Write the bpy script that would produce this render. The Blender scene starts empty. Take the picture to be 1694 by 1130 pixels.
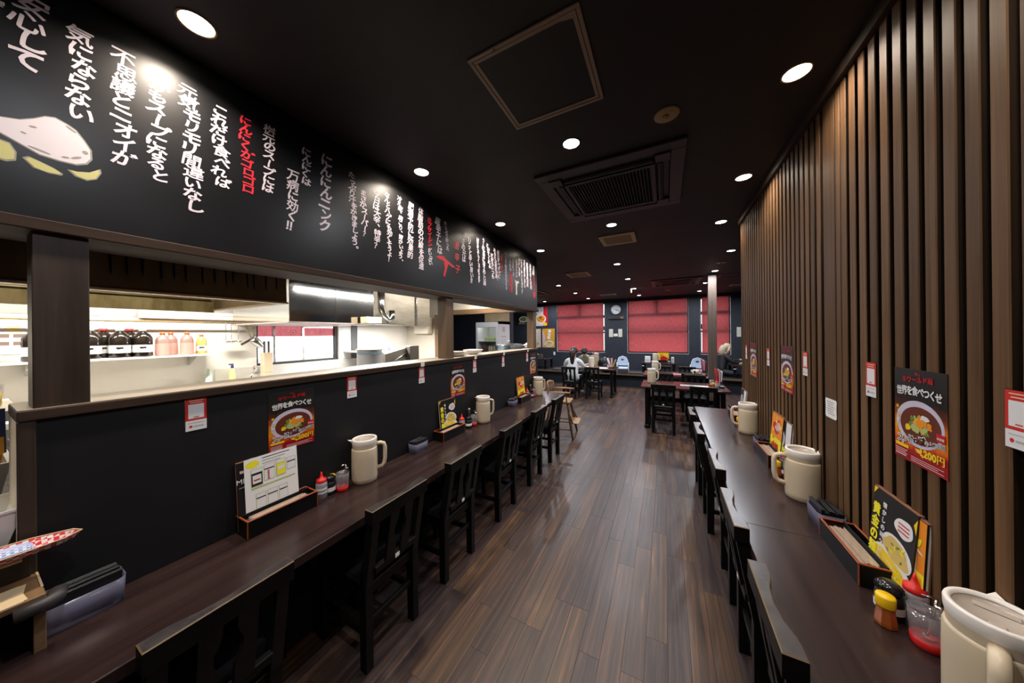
import bpy, math, random
from mathutils import Vector, Matrix
random.seed(7)
S = bpy.context.scene
COL = S.collection
PI = math.pi

# ------------------------------------------------------------------ camera, sky, exposure
cam = bpy.data.cameras.new('camera')
cam.lens = 10.3644
cam.sensor_width = 36
cam.shift_y = -12.2 / 1694
cam.clip_start = 0.02
cam.clip_end = 100
co = bpy.data.objects.new('camera', cam)
COL.objects.link(co)
yaw, roll = 0.4781, -0.0099
right = Vector((math.cos(yaw), math.sin(yaw), 0))
down = Vector((0, 0, -1))
fwd = Vector((-math.sin(yaw), math.cos(yaw), 0))
r2 = math.cos(roll) * right - math.sin(roll) * down
d2 = math.sin(roll) * right + math.cos(roll) * down
co.matrix_world = Matrix(((r2.x, -d2.x, -fwd.x, 0), (r2.y, -d2.y, -fwd.y, 0), (r2.z, -d2.z, -fwd.z, 1.6), (0, 0, 0, 1)))
S.camera = co

W = bpy.data.worlds.new('sky')
S.world = W
W.use_nodes = True
W.node_tree.nodes['Background'].inputs[0].default_value = (0.93, 0.96, 1.0, 1)
W.node_tree.nodes['Background'].inputs[1].default_value = 3.6

S.view_settings.view_transform = 'Standard'
S.view_settings.look = 'None'
S.view_settings.gamma = 1
S.view_settings.use_curve_mapping = False
S.view_settings.exposure = 0.0
S.cycles.use_denoising = True
S.cycles.max_bounces = 8
S.cycles.diffuse_bounces = 4
S.cycles.glossy_bounces = 4
S.cycles.transparent_max_bounces = 12
S.cycles.sample_clamp_indirect = 4.0
S.cycles.caustics_reflective = False
S.cycles.caustics_refractive = False

LAMP_W = 10.0          # recessed ceiling lamps
WARM = (1.0, 0.86, 0.70)
COOL = (0.90, 0.93, 1.0)
H = 2.75               # ceiling height
CEIL_Z = H

# ------------------------------------------------------------------ materials
MATS = {}
def mat(name, c, rough=0.5, metal=0.0, spec=0.5, trans=0.0, emit=None, es=0.0, alpha=1.0, coat=0.0, ior=1.45):
    if name in MATS: return MATS[name]
    m = bpy.data.materials.new(name); m.use_nodes = True
    b = m.node_tree.nodes['Principled BSDF']
    b.inputs['Base Color'].default_value = (*c, 1)
    b.inputs['Roughness'].default_value = rough
    b.inputs['Metallic'].default_value = metal
    b.inputs['Specular IOR Level'].default_value = spec
    b.inputs['Transmission Weight'].default_value = trans
    b.inputs['IOR'].default_value = ior
    b.inputs['Alpha'].default_value = alpha
    b.inputs['Coat Weight'].default_value = coat
    if emit:
        b.inputs['Emission Color'].default_value = (*emit, 1)
        b.inputs['Emission Strength'].default_value = es
    MATS[name] = m
    return m

def N(m, t, **kw):
    n = m.node_tree.nodes.new(t)
    for k, v in kw.items():
        if k in ('operation', 'blend_type', 'data_type', 'noise_dimensions', 'offset', 'feature', 'wave_type', 'bands_direction'): setattr(n, k, v)
        else: n.inputs[k].default_value = v
    return n
def L(m, a, b): m.node_tree.links.new(a, b)
def ramp(m, stops):
    r = m.node_tree.nodes.new('ShaderNodeValToRGB')
    e = r.color_ramp.elements
    while len(e) < len(stops): e.new(0.5)
    for i, (p, c) in enumerate(stops):
        e[i].position = p; e[i].color = (*c, 1)
    return r

def wood(name, dark, light, scale=(30, 30, 1.6), rough=0.5, spec=0.4, rnd=0.35, bump=0.0, detail=6.0):
    """grain stretched along the object's local axis with the small scale; every object gets its own shade"""
    if name in MATS: return MATS[name]
    m = mat(name, dark, rough, 0, spec)
    b = m.node_tree.nodes['Principled BSDF']
    tc = m.node_tree.nodes.new('ShaderNodeTexCoord')
    oi = m.node_tree.nodes.new('ShaderNodeObjectInfo')
    add = m.node_tree.nodes.new('ShaderNodeVectorMath'); add.operation = 'ADD'
    mul = N(m, 'ShaderNodeMath', operation='MULTIPLY'); mul.inputs[1].default_value = 17.3
    L(m, oi.outputs['Random'], mul.inputs[0])
    L(m, tc.outputs['Object'], add.inputs[0]); L(m, mul.outputs[0], add.inputs[1])
    mp = m.node_tree.nodes.new('ShaderNodeMapping'); mp.inputs['Scale'].default_value = scale
    L(m, add.outputs[0], mp.inputs['Vector'])
    nz = N(m, 'ShaderNodeTexNoise', Scale=1.0, Detail=detail, Roughness=0.65, Distortion=0.6)
    L(m, mp.outputs[0], nz.inputs['Vector'])
    rp = ramp(m, [(0.32, dark), (0.72, light)])
    L(m, nz.outputs['Fac'], rp.inputs[0])
    hs = N(m, 'ShaderNodeHueSaturation')
    mr = m.node_tree.nodes.new('ShaderNodeMapRange')
    mr.inputs['To Min'].default_value = 1 - rnd; mr.inputs['To Max'].default_value = 1 + rnd
    L(m, oi.outputs['Random'], mr.inputs['Value'])
    L(m, mr.outputs[0], hs.inputs['Value'])
    L(m, rp.outputs[0], hs.inputs['Color'])
    L(m, hs.outputs[0], b.inputs['Base Color'])
    if bump:
        bp = N(m, 'ShaderNodeBump', Strength=bump, Distance=0.002)
        L(m, nz.outputs['Fac'], bp.inputs['Height']); L(m, bp.outputs[0], b.inputs['Normal'])
    return m

def mottled(name, c1, c2, scale=3.0, rough=0.6, spec=0.4, metal=0.0, rr=None, stretch=(1, 1, 1), lo=0.35, hi=0.65):
    if name in MATS: return MATS[name]
    m = mat(name, c1, rough, metal, spec)
    b = m.node_tree.nodes['Principled BSDF']
    tc = m.node_tree.nodes.new('ShaderNodeTexCoord')
    mp = m.node_tree.nodes.new('ShaderNodeMapping'); mp.inputs['Scale'].default_value = stretch
    L(m, tc.outputs['Object'], mp.inputs['Vector'])
    nz = N(m, 'ShaderNodeTexNoise', Scale=scale, Detail=5.0, Roughness=0.6)
    L(m, mp.outputs[0], nz.inputs['Vector'])
    rp = ramp(m, [(lo, c1), (hi, c2)])
    L(m, nz.outputs['Fac'], rp.inputs[0]); L(m, rp.outputs[0], b.inputs['Base Color'])
    if rr:
        mr = m.node_tree.nodes.new('ShaderNodeMapRange')
        mr.inputs['To Min'].default_value = rr[0]; mr.inputs['To Max'].default_value = rr[1]
        L(m, nz.outputs['Fac'], mr.inputs['Value']); L(m, mr.outputs[0], b.inputs['Roughness'])
    return m

def glassy(name, tint=(1, 1, 1), gloss=0.08, rough=0.03, milk=0.0, milkc=(0.8, 0.8, 0.85)):
    """thin clear sheet: mostly see-through with a faint reflection; milk adds a translucent body"""
    if name in MATS: return MATS[name]
    m = bpy.data.materials.new(name); m.use_nodes = True
    nt = m.node_tree; nt.nodes.clear()
    out = nt.nodes.new('ShaderNodeOutputMaterial')
    tr = nt.nodes.new('ShaderNodeBsdfTransparent'); tr.inputs[0].default_value = (*tint, 1)
    gl = nt.nodes.new('ShaderNodeBsdfGlossy'); gl.inputs['Roughness'].default_value = rough
    mx = nt.nodes.new('ShaderNodeMixShader'); mx.inputs[0].default_value = gloss
    nt.links.new(tr.outputs[0], mx.inputs[1]); nt.links.new(gl.outputs[0], mx.inputs[2])
    last = mx
    if milk:
        df = nt.nodes.new('ShaderNodeBsdfDiffuse'); df.inputs[0].default_value = (*milkc, 1)
        tl = nt.nodes.new('ShaderNodeBsdfTranslucent'); tl.inputs[0].default_value = (*milkc, 1)
        m0 = nt.nodes.new('ShaderNodeMixShader'); m0.inputs[0].default_value = 0.4
        nt.links.new(df.outputs[0], m0.inputs[1]); nt.links.new(tl.outputs[0], m0.inputs[2])
        m1 = nt.nodes.new('ShaderNodeMixShader'); m1.inputs[0].default_value = milk
        nt.links.new(mx.outputs[0], m1.inputs[1]); nt.links.new(m0.outputs[0], m1.inputs[2])
        last = m1
    nt.links.new(last.outputs[0], out.inputs[0])
    MATS[name] = m
    return m

def cloth_blind(name, c, tl=0.8):
    if name in MATS: return MATS[name]
    m = bpy.data.materials.new(name); m.use_nodes = True
    nt = m.node_tree; nt.nodes.clear()
    out = nt.nodes.new('ShaderNodeOutputMaterial')
    tc = nt.nodes.new('ShaderNodeTexCoord'); nz = nt.nodes.new('ShaderNodeTexNoise')
    mp = nt.nodes.new('ShaderNodeMapping'); mp.inputs['Scale'].default_value = (60, 60, 9)
    nz.inputs['Scale'].default_value = 1; nz.inputs['Detail'].default_value = 4
    nt.links.new(tc.outputs['Object'], mp.inputs[0]); nt.links.new(mp.outputs[0], nz.inputs[0])
    rp = nt.nodes.new('ShaderNodeValToRGB')
    rp.color_ramp.elements[0].position = 0.3; rp.color_ramp.elements[0].color = (c[0] * .75, c[1] * .7, c[2] * .7, 1)
    rp.color_ramp.elements[1].position = 0.7; rp.color_ramp.elements[1].color = (*c, 1)
    nt.links.new(nz.outputs[0], rp.inputs[0])
    t = nt.nodes.new('ShaderNodeBsdfTranslucent'); d = nt.nodes.new('ShaderNodeBsdfDiffuse')
    nt.links.new(rp.outputs[0], t.inputs[0]); nt.links.new(rp.outputs[0], d.inputs[0])
    mx = nt.nodes.new('ShaderNodeMixShader'); mx.inputs[0].default_value = tl
    nt.links.new(d.outputs[0], mx.inputs[1]); nt.links.new(t.outputs[0], mx.inputs[2])
    nt.links.new(mx.outputs[0], out.inputs[0])
    MATS[name] = m
    return m

BLACKWALL = mottled('satin_black_panel', (0.006, 0.006, 0.0075), (0.009, 0.009, 0.011), 2.0, 0.35, 0.32, rr=(0.31, 0.39))
LOWWALL = mottled('matt_black_panel', (0.008, 0.008, 0.0095), (0.011, 0.011, 0.013), 2.0, 0.55, 0.3)
NAVY = mottled('dark_navy_paint', (0.022, 0.026, 0.036), (0.030, 0.035, 0.046), 2.5, 0.6, 0.35)
CEILM = mottled('black_ceiling_paint', (0.021, 0.020, 0.021), (0.038, 0.035, 0.035), 0.9, 0.62, 0.35, lo=0.45, hi=0.75)
DARKWOOD = wood('dark_stained_timber', (0.020, 0.012, 0.009), (0.052, 0.032, 0.022), (22, 22, 1.2), 0.5, 0.4, 0.15)
BEAMWOOD = wood('dark_stained_beam', (0.026, 0.015, 0.011), (0.060, 0.037, 0.026), (22, 1.2, 22), 0.6, 0.15, 0.1)
TRIMX = wood('brown_lintel_timber', (0.10, 0.055, 0.026), (0.20, 0.12, 0.06), (1.2, 22, 22), 0.5, 0.4, 0.1)
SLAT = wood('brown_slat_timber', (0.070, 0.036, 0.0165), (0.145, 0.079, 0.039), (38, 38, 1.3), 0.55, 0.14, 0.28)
SLAT_SHADE = wood('slat_side_shade', (0.014, 0.009, 0.006), (0.030, 0.018, 0.011), (38, 38, 1.3), 0.7, 0.1, 0.2)  # slat sides coloured darker to carry the shade in the gaps
SLATBACK = mat('slat_backing_board', (0.012, 0.009, 0.007), 0.7)
COUNTER = wood('dark_counter_laminate', (0.017, 0.0088, 0.0085), (0.040, 0.0225, 0.0205), (16, 0.9, 16), 0.24, 0.5, 0.05)
TABLETOP = wood('dark_table_laminate', (0.030, 0.014, 0.012), (0.060, 0.030, 0.026), (0.9, 14, 14), 0.16, 0.5, 0.05)
BLACKLAQ = mottled('black_chair_lacquer', (0.0032, 0.0030, 0.0031), (0.006, 0.0055, 0.0055), 14, 0.45, 0.2)
WORN = mat('worn_wood_edge', (0.16, 0.105, 0.05), 0.5)
RAILTOP = mottled('scuffed_lacquer', (0.028, 0.024, 0.026), (0.055, 0.047, 0.048), 22, 0.30, 0.5)
VINYL = mat('black_vinyl', (0.008, 0.008, 0.009), 0.34)
WHITE = mat('white_plastic', (0.80, 0.79, 0.77), 0.4)
PAPER = mat('white_paper', (0.78, 0.77, 0.76), 0.6)
TAGW = mat('white_tag', (0.80, 0.80, 0.78), 0.5)
CREAM = mat('cream_pitcher_plastic', (0.60, 0.50, 0.365), 0.35)
COLLAR = mat('pale_collar_plastic', (0.78, 0.74, 0.70), 0.3)
LIDIN = mat('greige_lid_plastic', (0.42, 0.36, 0.31), 0.3)
STEEL = mottled('brushed_steel', (0.55, 0.55, 0.54), (0.70, 0.70, 0.69), 3, 0.28, metal=1.0, rr=(0.18, 0.34), stretch=(1, 1, 6))
MIRROR = mottled('polished_steel', (0.62, 0.63, 0.64), (0.74, 0.75, 0.76), 2, 0.12, metal=1.0, rr=(0.07, 0.16))
DULLSTEEL = mottled('dull_steel', (0.24, 0.215, 0.175), (0.33, 0.30, 0.25), 4, 0.42, metal=0.7, stretch=(1, 1, 3))
CHROME = mat('chrome', (0.75, 0.75, 0.76), 0.12, 1.0)
RED = mat('red_plastic', (0.62, 0.02, 0.015), 0.35)
YELLOW = mat('yellow_plastic', (0.80, 0.50, 0.01), 0.35)
BLACKP = mat('black_plastic', (0.012, 0.012, 0.013), 0.35)
ORANGER = mat('orange_red_lacquer', (0.27, 0.052, 0.012), 0.3)
INKW = mat('white_paint_lettering', (0.60, 0.54, 0.62), 0.6, spec=.2)
INKR = mat('red_paint_lettering', (0.55, 0.012, 0.03), 0.6)
TILEW = mottled('white_kitchen_panel', (0.72, 0.67, 0.60), (0.78, 0.74, 0.68), 1.5, 0.35, 0.5)
BRIGHTW = mat('bright_white_panel', (0.82, 0.82, 0.82), 0.35)
KCEIL = mat('cream_kitchen_ceiling', (0.55, 0.49, 0.40), 0.6)
CLEAR = glassy('clear_plastic', (0.95, 0.95, 0.97), 0.10, 0.06)
PANE = glassy('window_pane', (0.97, 0.98, 0.98), 0.05, 0.02)
MILKY = glassy('milky_plastic', (0.86, 0.87, 0.95), 0.06, 0.2, 0.62, (0.23, 0.23, 0.34))
FRAMEM = mat('dark_window_frame', (0.02, 0.017, 0.016), 0.5)

# ------------------------------------------------------------------ mesh builder
class MB:
    def __init__(s): s.v = []; s.f = []; s.m = []; s.sm = []; s.T = None
    def add(s, vs, fs, m=0, smooth=False):
        o = len(s.v)
        for p in vs:
            p = Vector(p)
            s.v.append(tuple(s.T @ p) if s.T is not None else tuple(p))
        for f in fs:
            s.f.append(tuple(i + o for i in f)); s.m.append(m); s.sm.append(smooth)
    def box(s, x0, x1, y0, y1, z0, z1, m=0, b=0.0, mb=None):
        if x0 > x1: x0, x1 = x1, x0
        if y0 > y1: y0, y1 = y1, y0
        if z0 > z1: z0, z1 = z1, z0
        if not b:
            s.add([(x0, y0, z0), (x1, y0, z0), (x1, y1, z0), (x0, y1, z0), (x0, y0, z1), (x1, y0, z1), (x1, y1, z1), (x0, y1, z1)],
                  [(0, 3, 2, 1), (4, 5, 6, 7), (0, 1, 5, 4), (1, 2, 6, 5), (2, 3, 7, 6), (3, 0, 4, 7)], m)
            return
        mb = m if mb is None else mb
        b = min(b, (x1 - x0) * .45, (y1 - y0) * .45, (z1 - z0) * .45)
        X, Y, Z = (x0, x1), (y0, y1), (z0, z1)
        vs = []; idx = {}
        for i in (0, 1):
            for j in (0, 1):
                for k in (0, 1):
                    sx, sy, sz = (1 - 2 * i) * b, (1 - 2 * j) * b, (1 - 2 * k) * b
                    for a in range(3):
                        p = [X[i] + sx, Y[j] + sy, Z[k] + sz]
                        p[a] = (X[i], Y[j], Z[k])[a]
                        idx[(i, j, k, a)] = len(vs); vs.append(p)
        c = Vector(((x0 + x1) / 2, (y0 + y1) / 2, (z0 + z1) / 2))
        main, edge = [], []
        for a in range(3):
            for side in (0, 1):
                q = []
                for (p, r) in ((0, 0), (1, 0), (1, 1), (0, 1)):
                    key = [0, 0, 0]; key[a] = side; key[(a + 1) % 3] = p; key[(a + 2) % 3] = r
                    q.append(idx[(*key, a)])
                main.append(q)
        for a in range(3):
            o1, o2 = (a + 1) % 3, (a + 2) % 3
            for p in (0, 1):
                for r in (0, 1):
                    k0 = [0, 0, 0]; k0[o1] = p; k0[o2] = r; k1 = list(k0); k1[a] = 1
                    edge.append([idx[(*k0, o1)], idx[(*k1, o1)], idx[(*k1, o2)], idx[(*k0, o2)]])
        for i in (0, 1):
            for j in (0, 1):
                for k in (0, 1): edge.append([idx[(i, j, k, 0)], idx[(i, j, k, 1)], idx[(i, j, k, 2)]])
        def orient(q):
            P = [Vector(vs[i]) for i in q]
            n = (P[1] - P[0]).cross(P[2] - P[0]); ce = sum(P, Vector()) / len(P)
            return q if n.dot(ce - c) > 0 else q[::-1]
        s.add(vs, [orient(q) for q in main], m)
        o = len(s.v) - len(vs)
        for q in edge:
            s.f.append(tuple(i + o for i in orient(q))); s.m.append(mb); s.sm.append(False)
    def lathe(s, prof, n=20, c=(0, 0, 0), m=0, sx=1.0, sy=1.0, smooth=True, caps=True):
        vs = []; fs = []
        for r, z in prof:
            for i in range(n):
                a = 2 * PI * i / n
                vs.append((c[0] + r * math.cos(a) * sx, c[1] + r * math.sin(a) * sy, c[2] + z))
        for j in range(len(prof) - 1):
            for i in range(n):
                a, b = j * n + i, j * n + (i + 1) % n
                fs.append((a, b, b + n, a + n))
        s.add(vs, fs, m, smooth)
        if caps:
            o = len(s.v) - len(vs)
            if prof[0][0] > 1e-5: s.f.append(tuple(o + i for i in range(n - 1, -1, -1))); s.m.append(m); s.sm.append(False)
            if prof[-1][0] > 1e-5: s.f.append(tuple(o + (len(prof) - 1) * n + i for i in range(n))); s.m.append(m); s.sm.append(False)
    def tube(s, path, r, n=8, m=0, flat=1.0, smooth=True):
        path = [Vector(p) for p in path]; k = len(path)
        rs = r if isinstance(r, (list, tuple)) else [r] * k
        vs = []; fs = []; up = None
        for i, p in enumerate(path):
            t = (path[min(i + 1, k - 1)] - path[max(i - 1, 0)]).normalized()
            if up is None:
                up = Vector((0, 0, 1)) if abs(t.z) < 0.9 else Vector((1, 0, 0))
            a = t.cross(up).normalized(); up = a.cross(t).normalized()
            for j in range(n):
                w = 2 * PI * j / n
                vs.append(p + a * math.cos(w) * rs[i] * flat + up * math.sin(w) * rs[i])
        for i in range(k - 1):
            for j in range(n):
                a, b = i * n + j, i * n + (j + 1) % n
                fs.append((a, b, b + n, a + n))
        fs.append(tuple(range(n - 1, -1, -1))); fs.append(tuple((k - 1) * n + j for j in range(n)))
        s.add(vs, fs, m, smooth)
    def prism(s, pts, z0, z1, m=0, mside=None):
        n = len(pts); ms = m if mside is None else mside
        s.add([(x, y, z0) for x, y in pts] + [(x, y, z1) for x, y in pts], [tuple(range(n - 1, -1, -1)), tuple(range(n, 2 * n))], m)
        o = len(s.v) - 2 * n
        for i in range(n):
            j = (i + 1) % n
            s.f.append((o + i, o + j, o + n + j, o + n + i)); s.m.append(ms); s.sm.append(False)
    def ell(s, c, r, m=0, n=12, k=8, smooth=True):
        prof = [(math.sin(PI * i / k) * 1.0 + (1e-6 if i in (0, k) else 0), -math.cos(PI * i / k)) for i in range(k + 1)]
        T0 = s.T
        M = Matrix.Translation(Vector(c)) @ Matrix.Diagonal((*r, 1))
        s.T = (T0 @ M) if T0 is not None else M
        s.lathe(prof, n, m=m, smooth=smooth, caps=False); s.T = T0
    # flat print on the local plane y = yy (x right, z up, facing -y)
    def quad(s, x0, x1, z0, z1, yy=0.0, m=0):
        s.add([(x0, yy, z0), (x1, yy, z0), (x1, yy, z1), (x0, yy, z1)], [(0, 1, 2, 3)], m)
    def flat(s, pts, yy=0.0, m=0):
        s.add([(x, yy, z) for x, z in pts], [tuple(range(len(pts)))], m)
    def disc(s, x, z, rx, rz, yy=0.0, m=0, n=24, rot=0.0, wob=0.0):
        pts = []
        for i in range(n):
            a = 2 * PI * i / n; w = 1 + wob * math.sin(a * 3 + x * 90) + wob * 0.6 * math.sin(a * 5 + z * 70)
            px, pz = rx * w * math.cos(a), rz * w * math.sin(a)
            pts.append((x + px * math.cos(rot) - pz * math.sin(rot), z + px * math.sin(rot) + pz * math.cos(rot)))
        s.flat(pts, yy, m)
    def glyph(s, ch, x, z, size, yy=0.0, m=0, bold=0.0, sx=1.0, shear=0.0, rot=0.0, wob=0.0, vertical=False):
        if ord(ch) >= 0x4E00 and bold > 0:      # kanji: thickened by overlapping strokes
            for k, (dx, dz) in enumerate(((bold, 0), (-bold, 0), (0, bold), (0, -bold))):
                s.glyph(ch, x + dx * size * .8, z + dz * size * .8, size, yy - k * .0001, m, 0.0, sx, shear, rot, wob, vertical)
            return
        vs, fs = glyph(ch, bold)
        if not vs: return
        cr, sr = math.cos(rot), math.sin(rot); out = []
        for (gx, gy) in vs:
            gx -= 0.5; gy -= 0.36
            if vertical and ch in 'ー、。':
                if ch == 'ー': gx, gy = gy, -gx
                else: gx += 0.55; gy += 0.5
            if wob:
                gx += wob * math.sin(gy * 9 + ord(ch)); gy += wob * math.sin(gx * 8 + ord(ch) * 1.7)
            gx = (gx + shear * gy) * sx
            out.append((x + (gx * cr - gy * sr) * size, yy, z + (gx * sr + gy * cr) * size))
        s.add(out, fs, m)
    def text(s, t, x, z, size, yy=0.0, m=0, bold=0.02, sx=1.0, center=True, shear=0.0, slope=0.0):
        adv = [advance(c) * sx for c in t]
        cx = x - (sum(adv) * size / 2 if center else 0)
        for c, a in zip(t, adv):
            w = a * size
            kj = ord(c) >= 0x4E00 and bold > 0
            vs, fs = glyph(c, 0.0 if kj else bold)
            for ox in ((cx - bold * size * .7, cx + bold * size * .7) if kj else (cx,)) if vs else ():
                s.add([(ox + (gx + shear * gy) * size * sx, yy - (.0001 if ox > cx else 0), z + gy * size + slope * (ox - x)) for gx, gy in vs], fs, m)
            cx += w
    def build(s, name, mats, parent=None, **props):
        me = bpy.data.meshes.new(name)
        me.from_pydata(s.v, [], s.f)
        mats = mats if isinstance(mats, (list, tuple)) else [mats]
        for q in mats: me.materials.append(q)
        me.polygons.foreach_set('material_index', s.m)
        me.polygons.foreach_set('use_smooth', s.sm)
        me.update()
        o = bpy.data.objects.new(name, me); COL.objects.link(o)
        if parent is not None: o.parent = parent
        for k, v in props.items(): o[k] = v
        return o

GL = {}; ADV = {}
def glyph(ch, bold=0.0):
    key = (ch, bold)
    if key in GL: return GL[key]
    cu = bpy.data.curves.new('glyph', 'FONT'); cu.body = ch; cu.size = 1; cu.offset = bold; cu.resolution_u = 3
    ob = bpy.data.objects.new('glyph', cu); COL.objects.link(ob)
    dg = bpy.context.evaluated_depsgraph_get()
    me = bpy.data.meshes.new_from_object(ob.evaluated_get(dg))
    GL[key] = ([(v.co.x, v.co.y) for v in me.vertices], [tuple(p.vertices) for p in me.polygons])
    bpy.data.objects.remove(ob); bpy.data.curves.remove(cu); bpy.data.meshes.remove(me)
    return GL[key]
def advance(c):
    if c in ADV: return ADV[c]
    if c == ' ': a = 0.35
    elif ord(c) > 0x2000: a = 1.0
    else:
        vs, _ = glyph(c, 0.0); a = (max(v[0] for v in vs) + 0.06) if vs else 0.3
    ADV[c] = a
    return a

def thing(name, label, cat, loc=(0, 0, 0), rz=0.0, group=None):
    o = bpy.data.objects.new(name, None); COL.objects.link(o)
    o.empty_display_size = 0.05
    o.location = loc; o.rotation_euler = (0, 0, rz)
    o['label'] = label; o['category'] = cat
    if group: o['group'] = group
    return o
def tag(o, label, cat, group=None):
    o['label'] = label; o['category'] = cat
    if group: o['group'] = group
    return o
def dup(root, loc, rz=None, label=None):
    r = root.copy(); COL.objects.link(r); r.location = loc
    if rz is not None: r.rotation_euler = (0, 0, rz)
    if label: r['label'] = label
    for ch in [c for c in COL.objects if c.parent == root]:
        c = ch.copy(); COL.objects.link(c); c.parent = r
        for g in [q for q in COL.objects if q.parent == ch]:
            d = g.copy(); COL.objects.link(d); d.parent = c
    return r
def struct(name, mb, mats, parent=None):
    o = mb.build(name, mats, parent)
    if parent is None: o['kind'] = 'structure'
    return o
def sbox(name, m, *a, parent=None, b=0.0):
    q = MB(); q.box(*a, b=b); return struct(name, q, m, parent)
LEFT, RIGHT, BACK = PI / 2, -PI / 2, 0.0     # turns for things that hang on the left / right / back wall
XL = -1.72           # face of the left kitchen partition
XR = 0.695           # face of the right slats
YB = 10.6            # back wall
KX = -4.5            # kitchen rear wall

# ------------------------------------------------------------------ the room
PLK = [((0.048, 0.026, 0.021), (0.095, 0.058, 0.046)), ]
def floor_mat(name, brick):
    m = mat(name, (0.06, 0.04, 0.035), 0.33, 0, 0.5)
    b = m.node_tree.nodes['Principled BSDF']
    geo = m.node_tree.nodes.new('ShaderNodeNewGeometry')
    tone = ramp(m, [(0.0, (0.046, 0.033, 0.033)), (0.3, (0.066, 0.043, 0.036)), (0.55, (0.050, 0.036, 0.036)), (0.8, (0.094, 0.057, 0.036)), (1.0, (0.070, 0.046, 0.040))])
    sep = m.node_tree.nodes.new('ShaderNodeSeparateXYZ'); L(m, geo.outputs['Position'], sep.inputs[0])
    if brick:
        cmb = m.node_tree.nodes.new('ShaderNodeCombineXYZ')
        L(m, sep.outputs['Y'], cmb.inputs['X']); L(m, sep.outputs['X'], cmb.inputs['Y'])
        bt = N(m, 'ShaderNodeTexBrick', Scale=1.0)
        bt.inputs['Color1'].default_value = (0, 0, 0, 1); bt.inputs['Color2'].default_value = (1, 1, 1, 1); bt.inputs['Mortar'].default_value = (0, 0, 0, 1)
        bt.inputs['Mortar Size'].default_value = 0.001; bt.inputs['Brick Width'].default_value = 0.92; bt.inputs['Row Height'].default_value = 0.1
        L(m, cmb.outputs[0], bt.inputs['Vector']); L(m, bt.outputs['Color'], tone.inputs[0])
        rnd = bt.outputs['Color']
    else:
        oi = m.node_tree.nodes.new('ShaderNodeObjectInfo'); L(m, oi.outputs['Random'], tone.inputs[0]); rnd = oi.outputs['Random']
    mul = N(m, 'ShaderNodeVectorMath', operation='MULTIPLY_ADD')
    mul.inputs[1].default_value = (46, 1.5, 1); L(m, geo.outputs['Position'], mul.inputs[0])
    sc = N(m, 'ShaderNodeVectorMath', operation='SCALE'); sc.inputs['Scale'].default_value = 9.0
    cx = m.node_tree.nodes.new('ShaderNodeCombineXYZ'); L(m, rnd, cx.inputs[0]); L(m, rnd, cx.inputs[2]); L(m, cx.outputs[0], sc.inputs[0])
    L(m, sc.outputs[0], mul.inputs[2])
    nz = N(m, 'ShaderNodeTexNoise', Scale=1.0, Detail=7.0, Roughness=0.68, Distortion=0.5); L(m, mul.outputs[0], nz.inputs['Vector'])
    g = ramp(m, [(0.30, (0.36, 0.36, 0.40)), (0.46, (0.75, 0.74, 0.76)), (0.56, (1.1, 1.0, .92)), (0.70, (2.5, 1.9, 1.30))])
    L(m, nz.outputs['Fac'], g.inputs[0])
    mx = N(m, 'ShaderNodeMix', data_type='RGBA', blend_type='MULTIPLY'); mx.inputs[0].default_value = 1.0
    L(m, tone.outputs[0], mx.inputs[6]); L(m, g.outputs[0], mx.inputs[7]); L(m, mx.outputs[2], b.inputs['Base Color'])
    n2 = N(m, 'ShaderNodeTexNoise', Scale=1.7, Detail=3.0); L(m, geo.outputs['Position'], n2.inputs['Vector'])
    mr = m.node_tree.nodes.new('ShaderNodeMapRange'); mr.inputs['To Min'].default_value = 0.27; mr.inputs['To Max'].default_value = 0.45
    L(m, n2.outputs['Fac'], mr.inputs['Value']); L(m, mr.outputs[0], b.inputs['Roughness'])
    return m
FLOOR_FAR = floor_mat('floor_far_planks', True)
FLOOR_PLK = floor_mat('floor_plank_vinyl', False)
GAP = mat('floor_joint', (0.012, 0.009, 0.008), 0.8)

PX0, PX1, PY0, PY1 = -1.70, 0.70, 0.55, 5.6        # region laid with single planks
q = MB()
q.box(-6.4, 4.3, PY1, YB + .2, -0.1, 0.0, 0)
q.box(-4.62, PX0, -1.7, PY1, -0.1, 0.0, 0); q.box(-6.4, -4.62, 4.3, PY1, -0.1, 0.0, 0)
q.box(PX1, 4.3, -1.7, PY1, -0.1, 0.0, 0)
q.box(PX0, PX1, -1.7, PY0, -0.1, 0.0, 0)
q.box(PX0, PX1, PY0, PY1, -0.1, -0.004, 1)
floor = struct('floor', q, [FLOOR_FAR, GAP])
pk = {}
def plank_mesh(w, l):
    key = (round(w, 3), round(l, 3))
    if key not in pk:
        t = MB(); t.box(-w / 2 + .0003, w / 2 - .0003, .0003, l - .0003, -0.004, 0.0, 0, b=0.0005)
        me = bpy.data.meshes.new('plank'); me.from_pydata(t.v, [], t.f); me.materials.append(FLOOR_PLK); me.update(); pk[key] = me
    return pk[key]
xx = PX0; row = 0
while xx < PX1 - 1e-6:
    w = 0.1
    y = PY0 - random.choice([0.0, .23, .46, .69]) 
    while y < PY1 - 1e-6:
        y0 = max(y, PY0); y1 = min(y + .92, PY1)
        if y1 - y0 > 0.02:
            o = bpy.data.objects.new('plank', plank_mesh(w, y1 - y0)); COL.objects.link(o)
            o.location = (xx + w / 2, y0, 0); o.parent = floor
        y += .92
    xx += w; row += 1

q = MB(); q.box(-6.4, 4.3, 4.3, YB + .2, H, H + .1); q.box(-4.62, .9, -1.7, 4.3, H, H + .1); q.box(.9, 4.3, 3.6, 4.3, H, H + .1); struct('ceiling', q, CEILM)
sbox('ground', mottled('outside_paving', (0.25, 0.25, 0.25), (0.35, 0.35, 0.34), 1.0), -30, 30, -25, 35, -0.5, -0.3)

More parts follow.
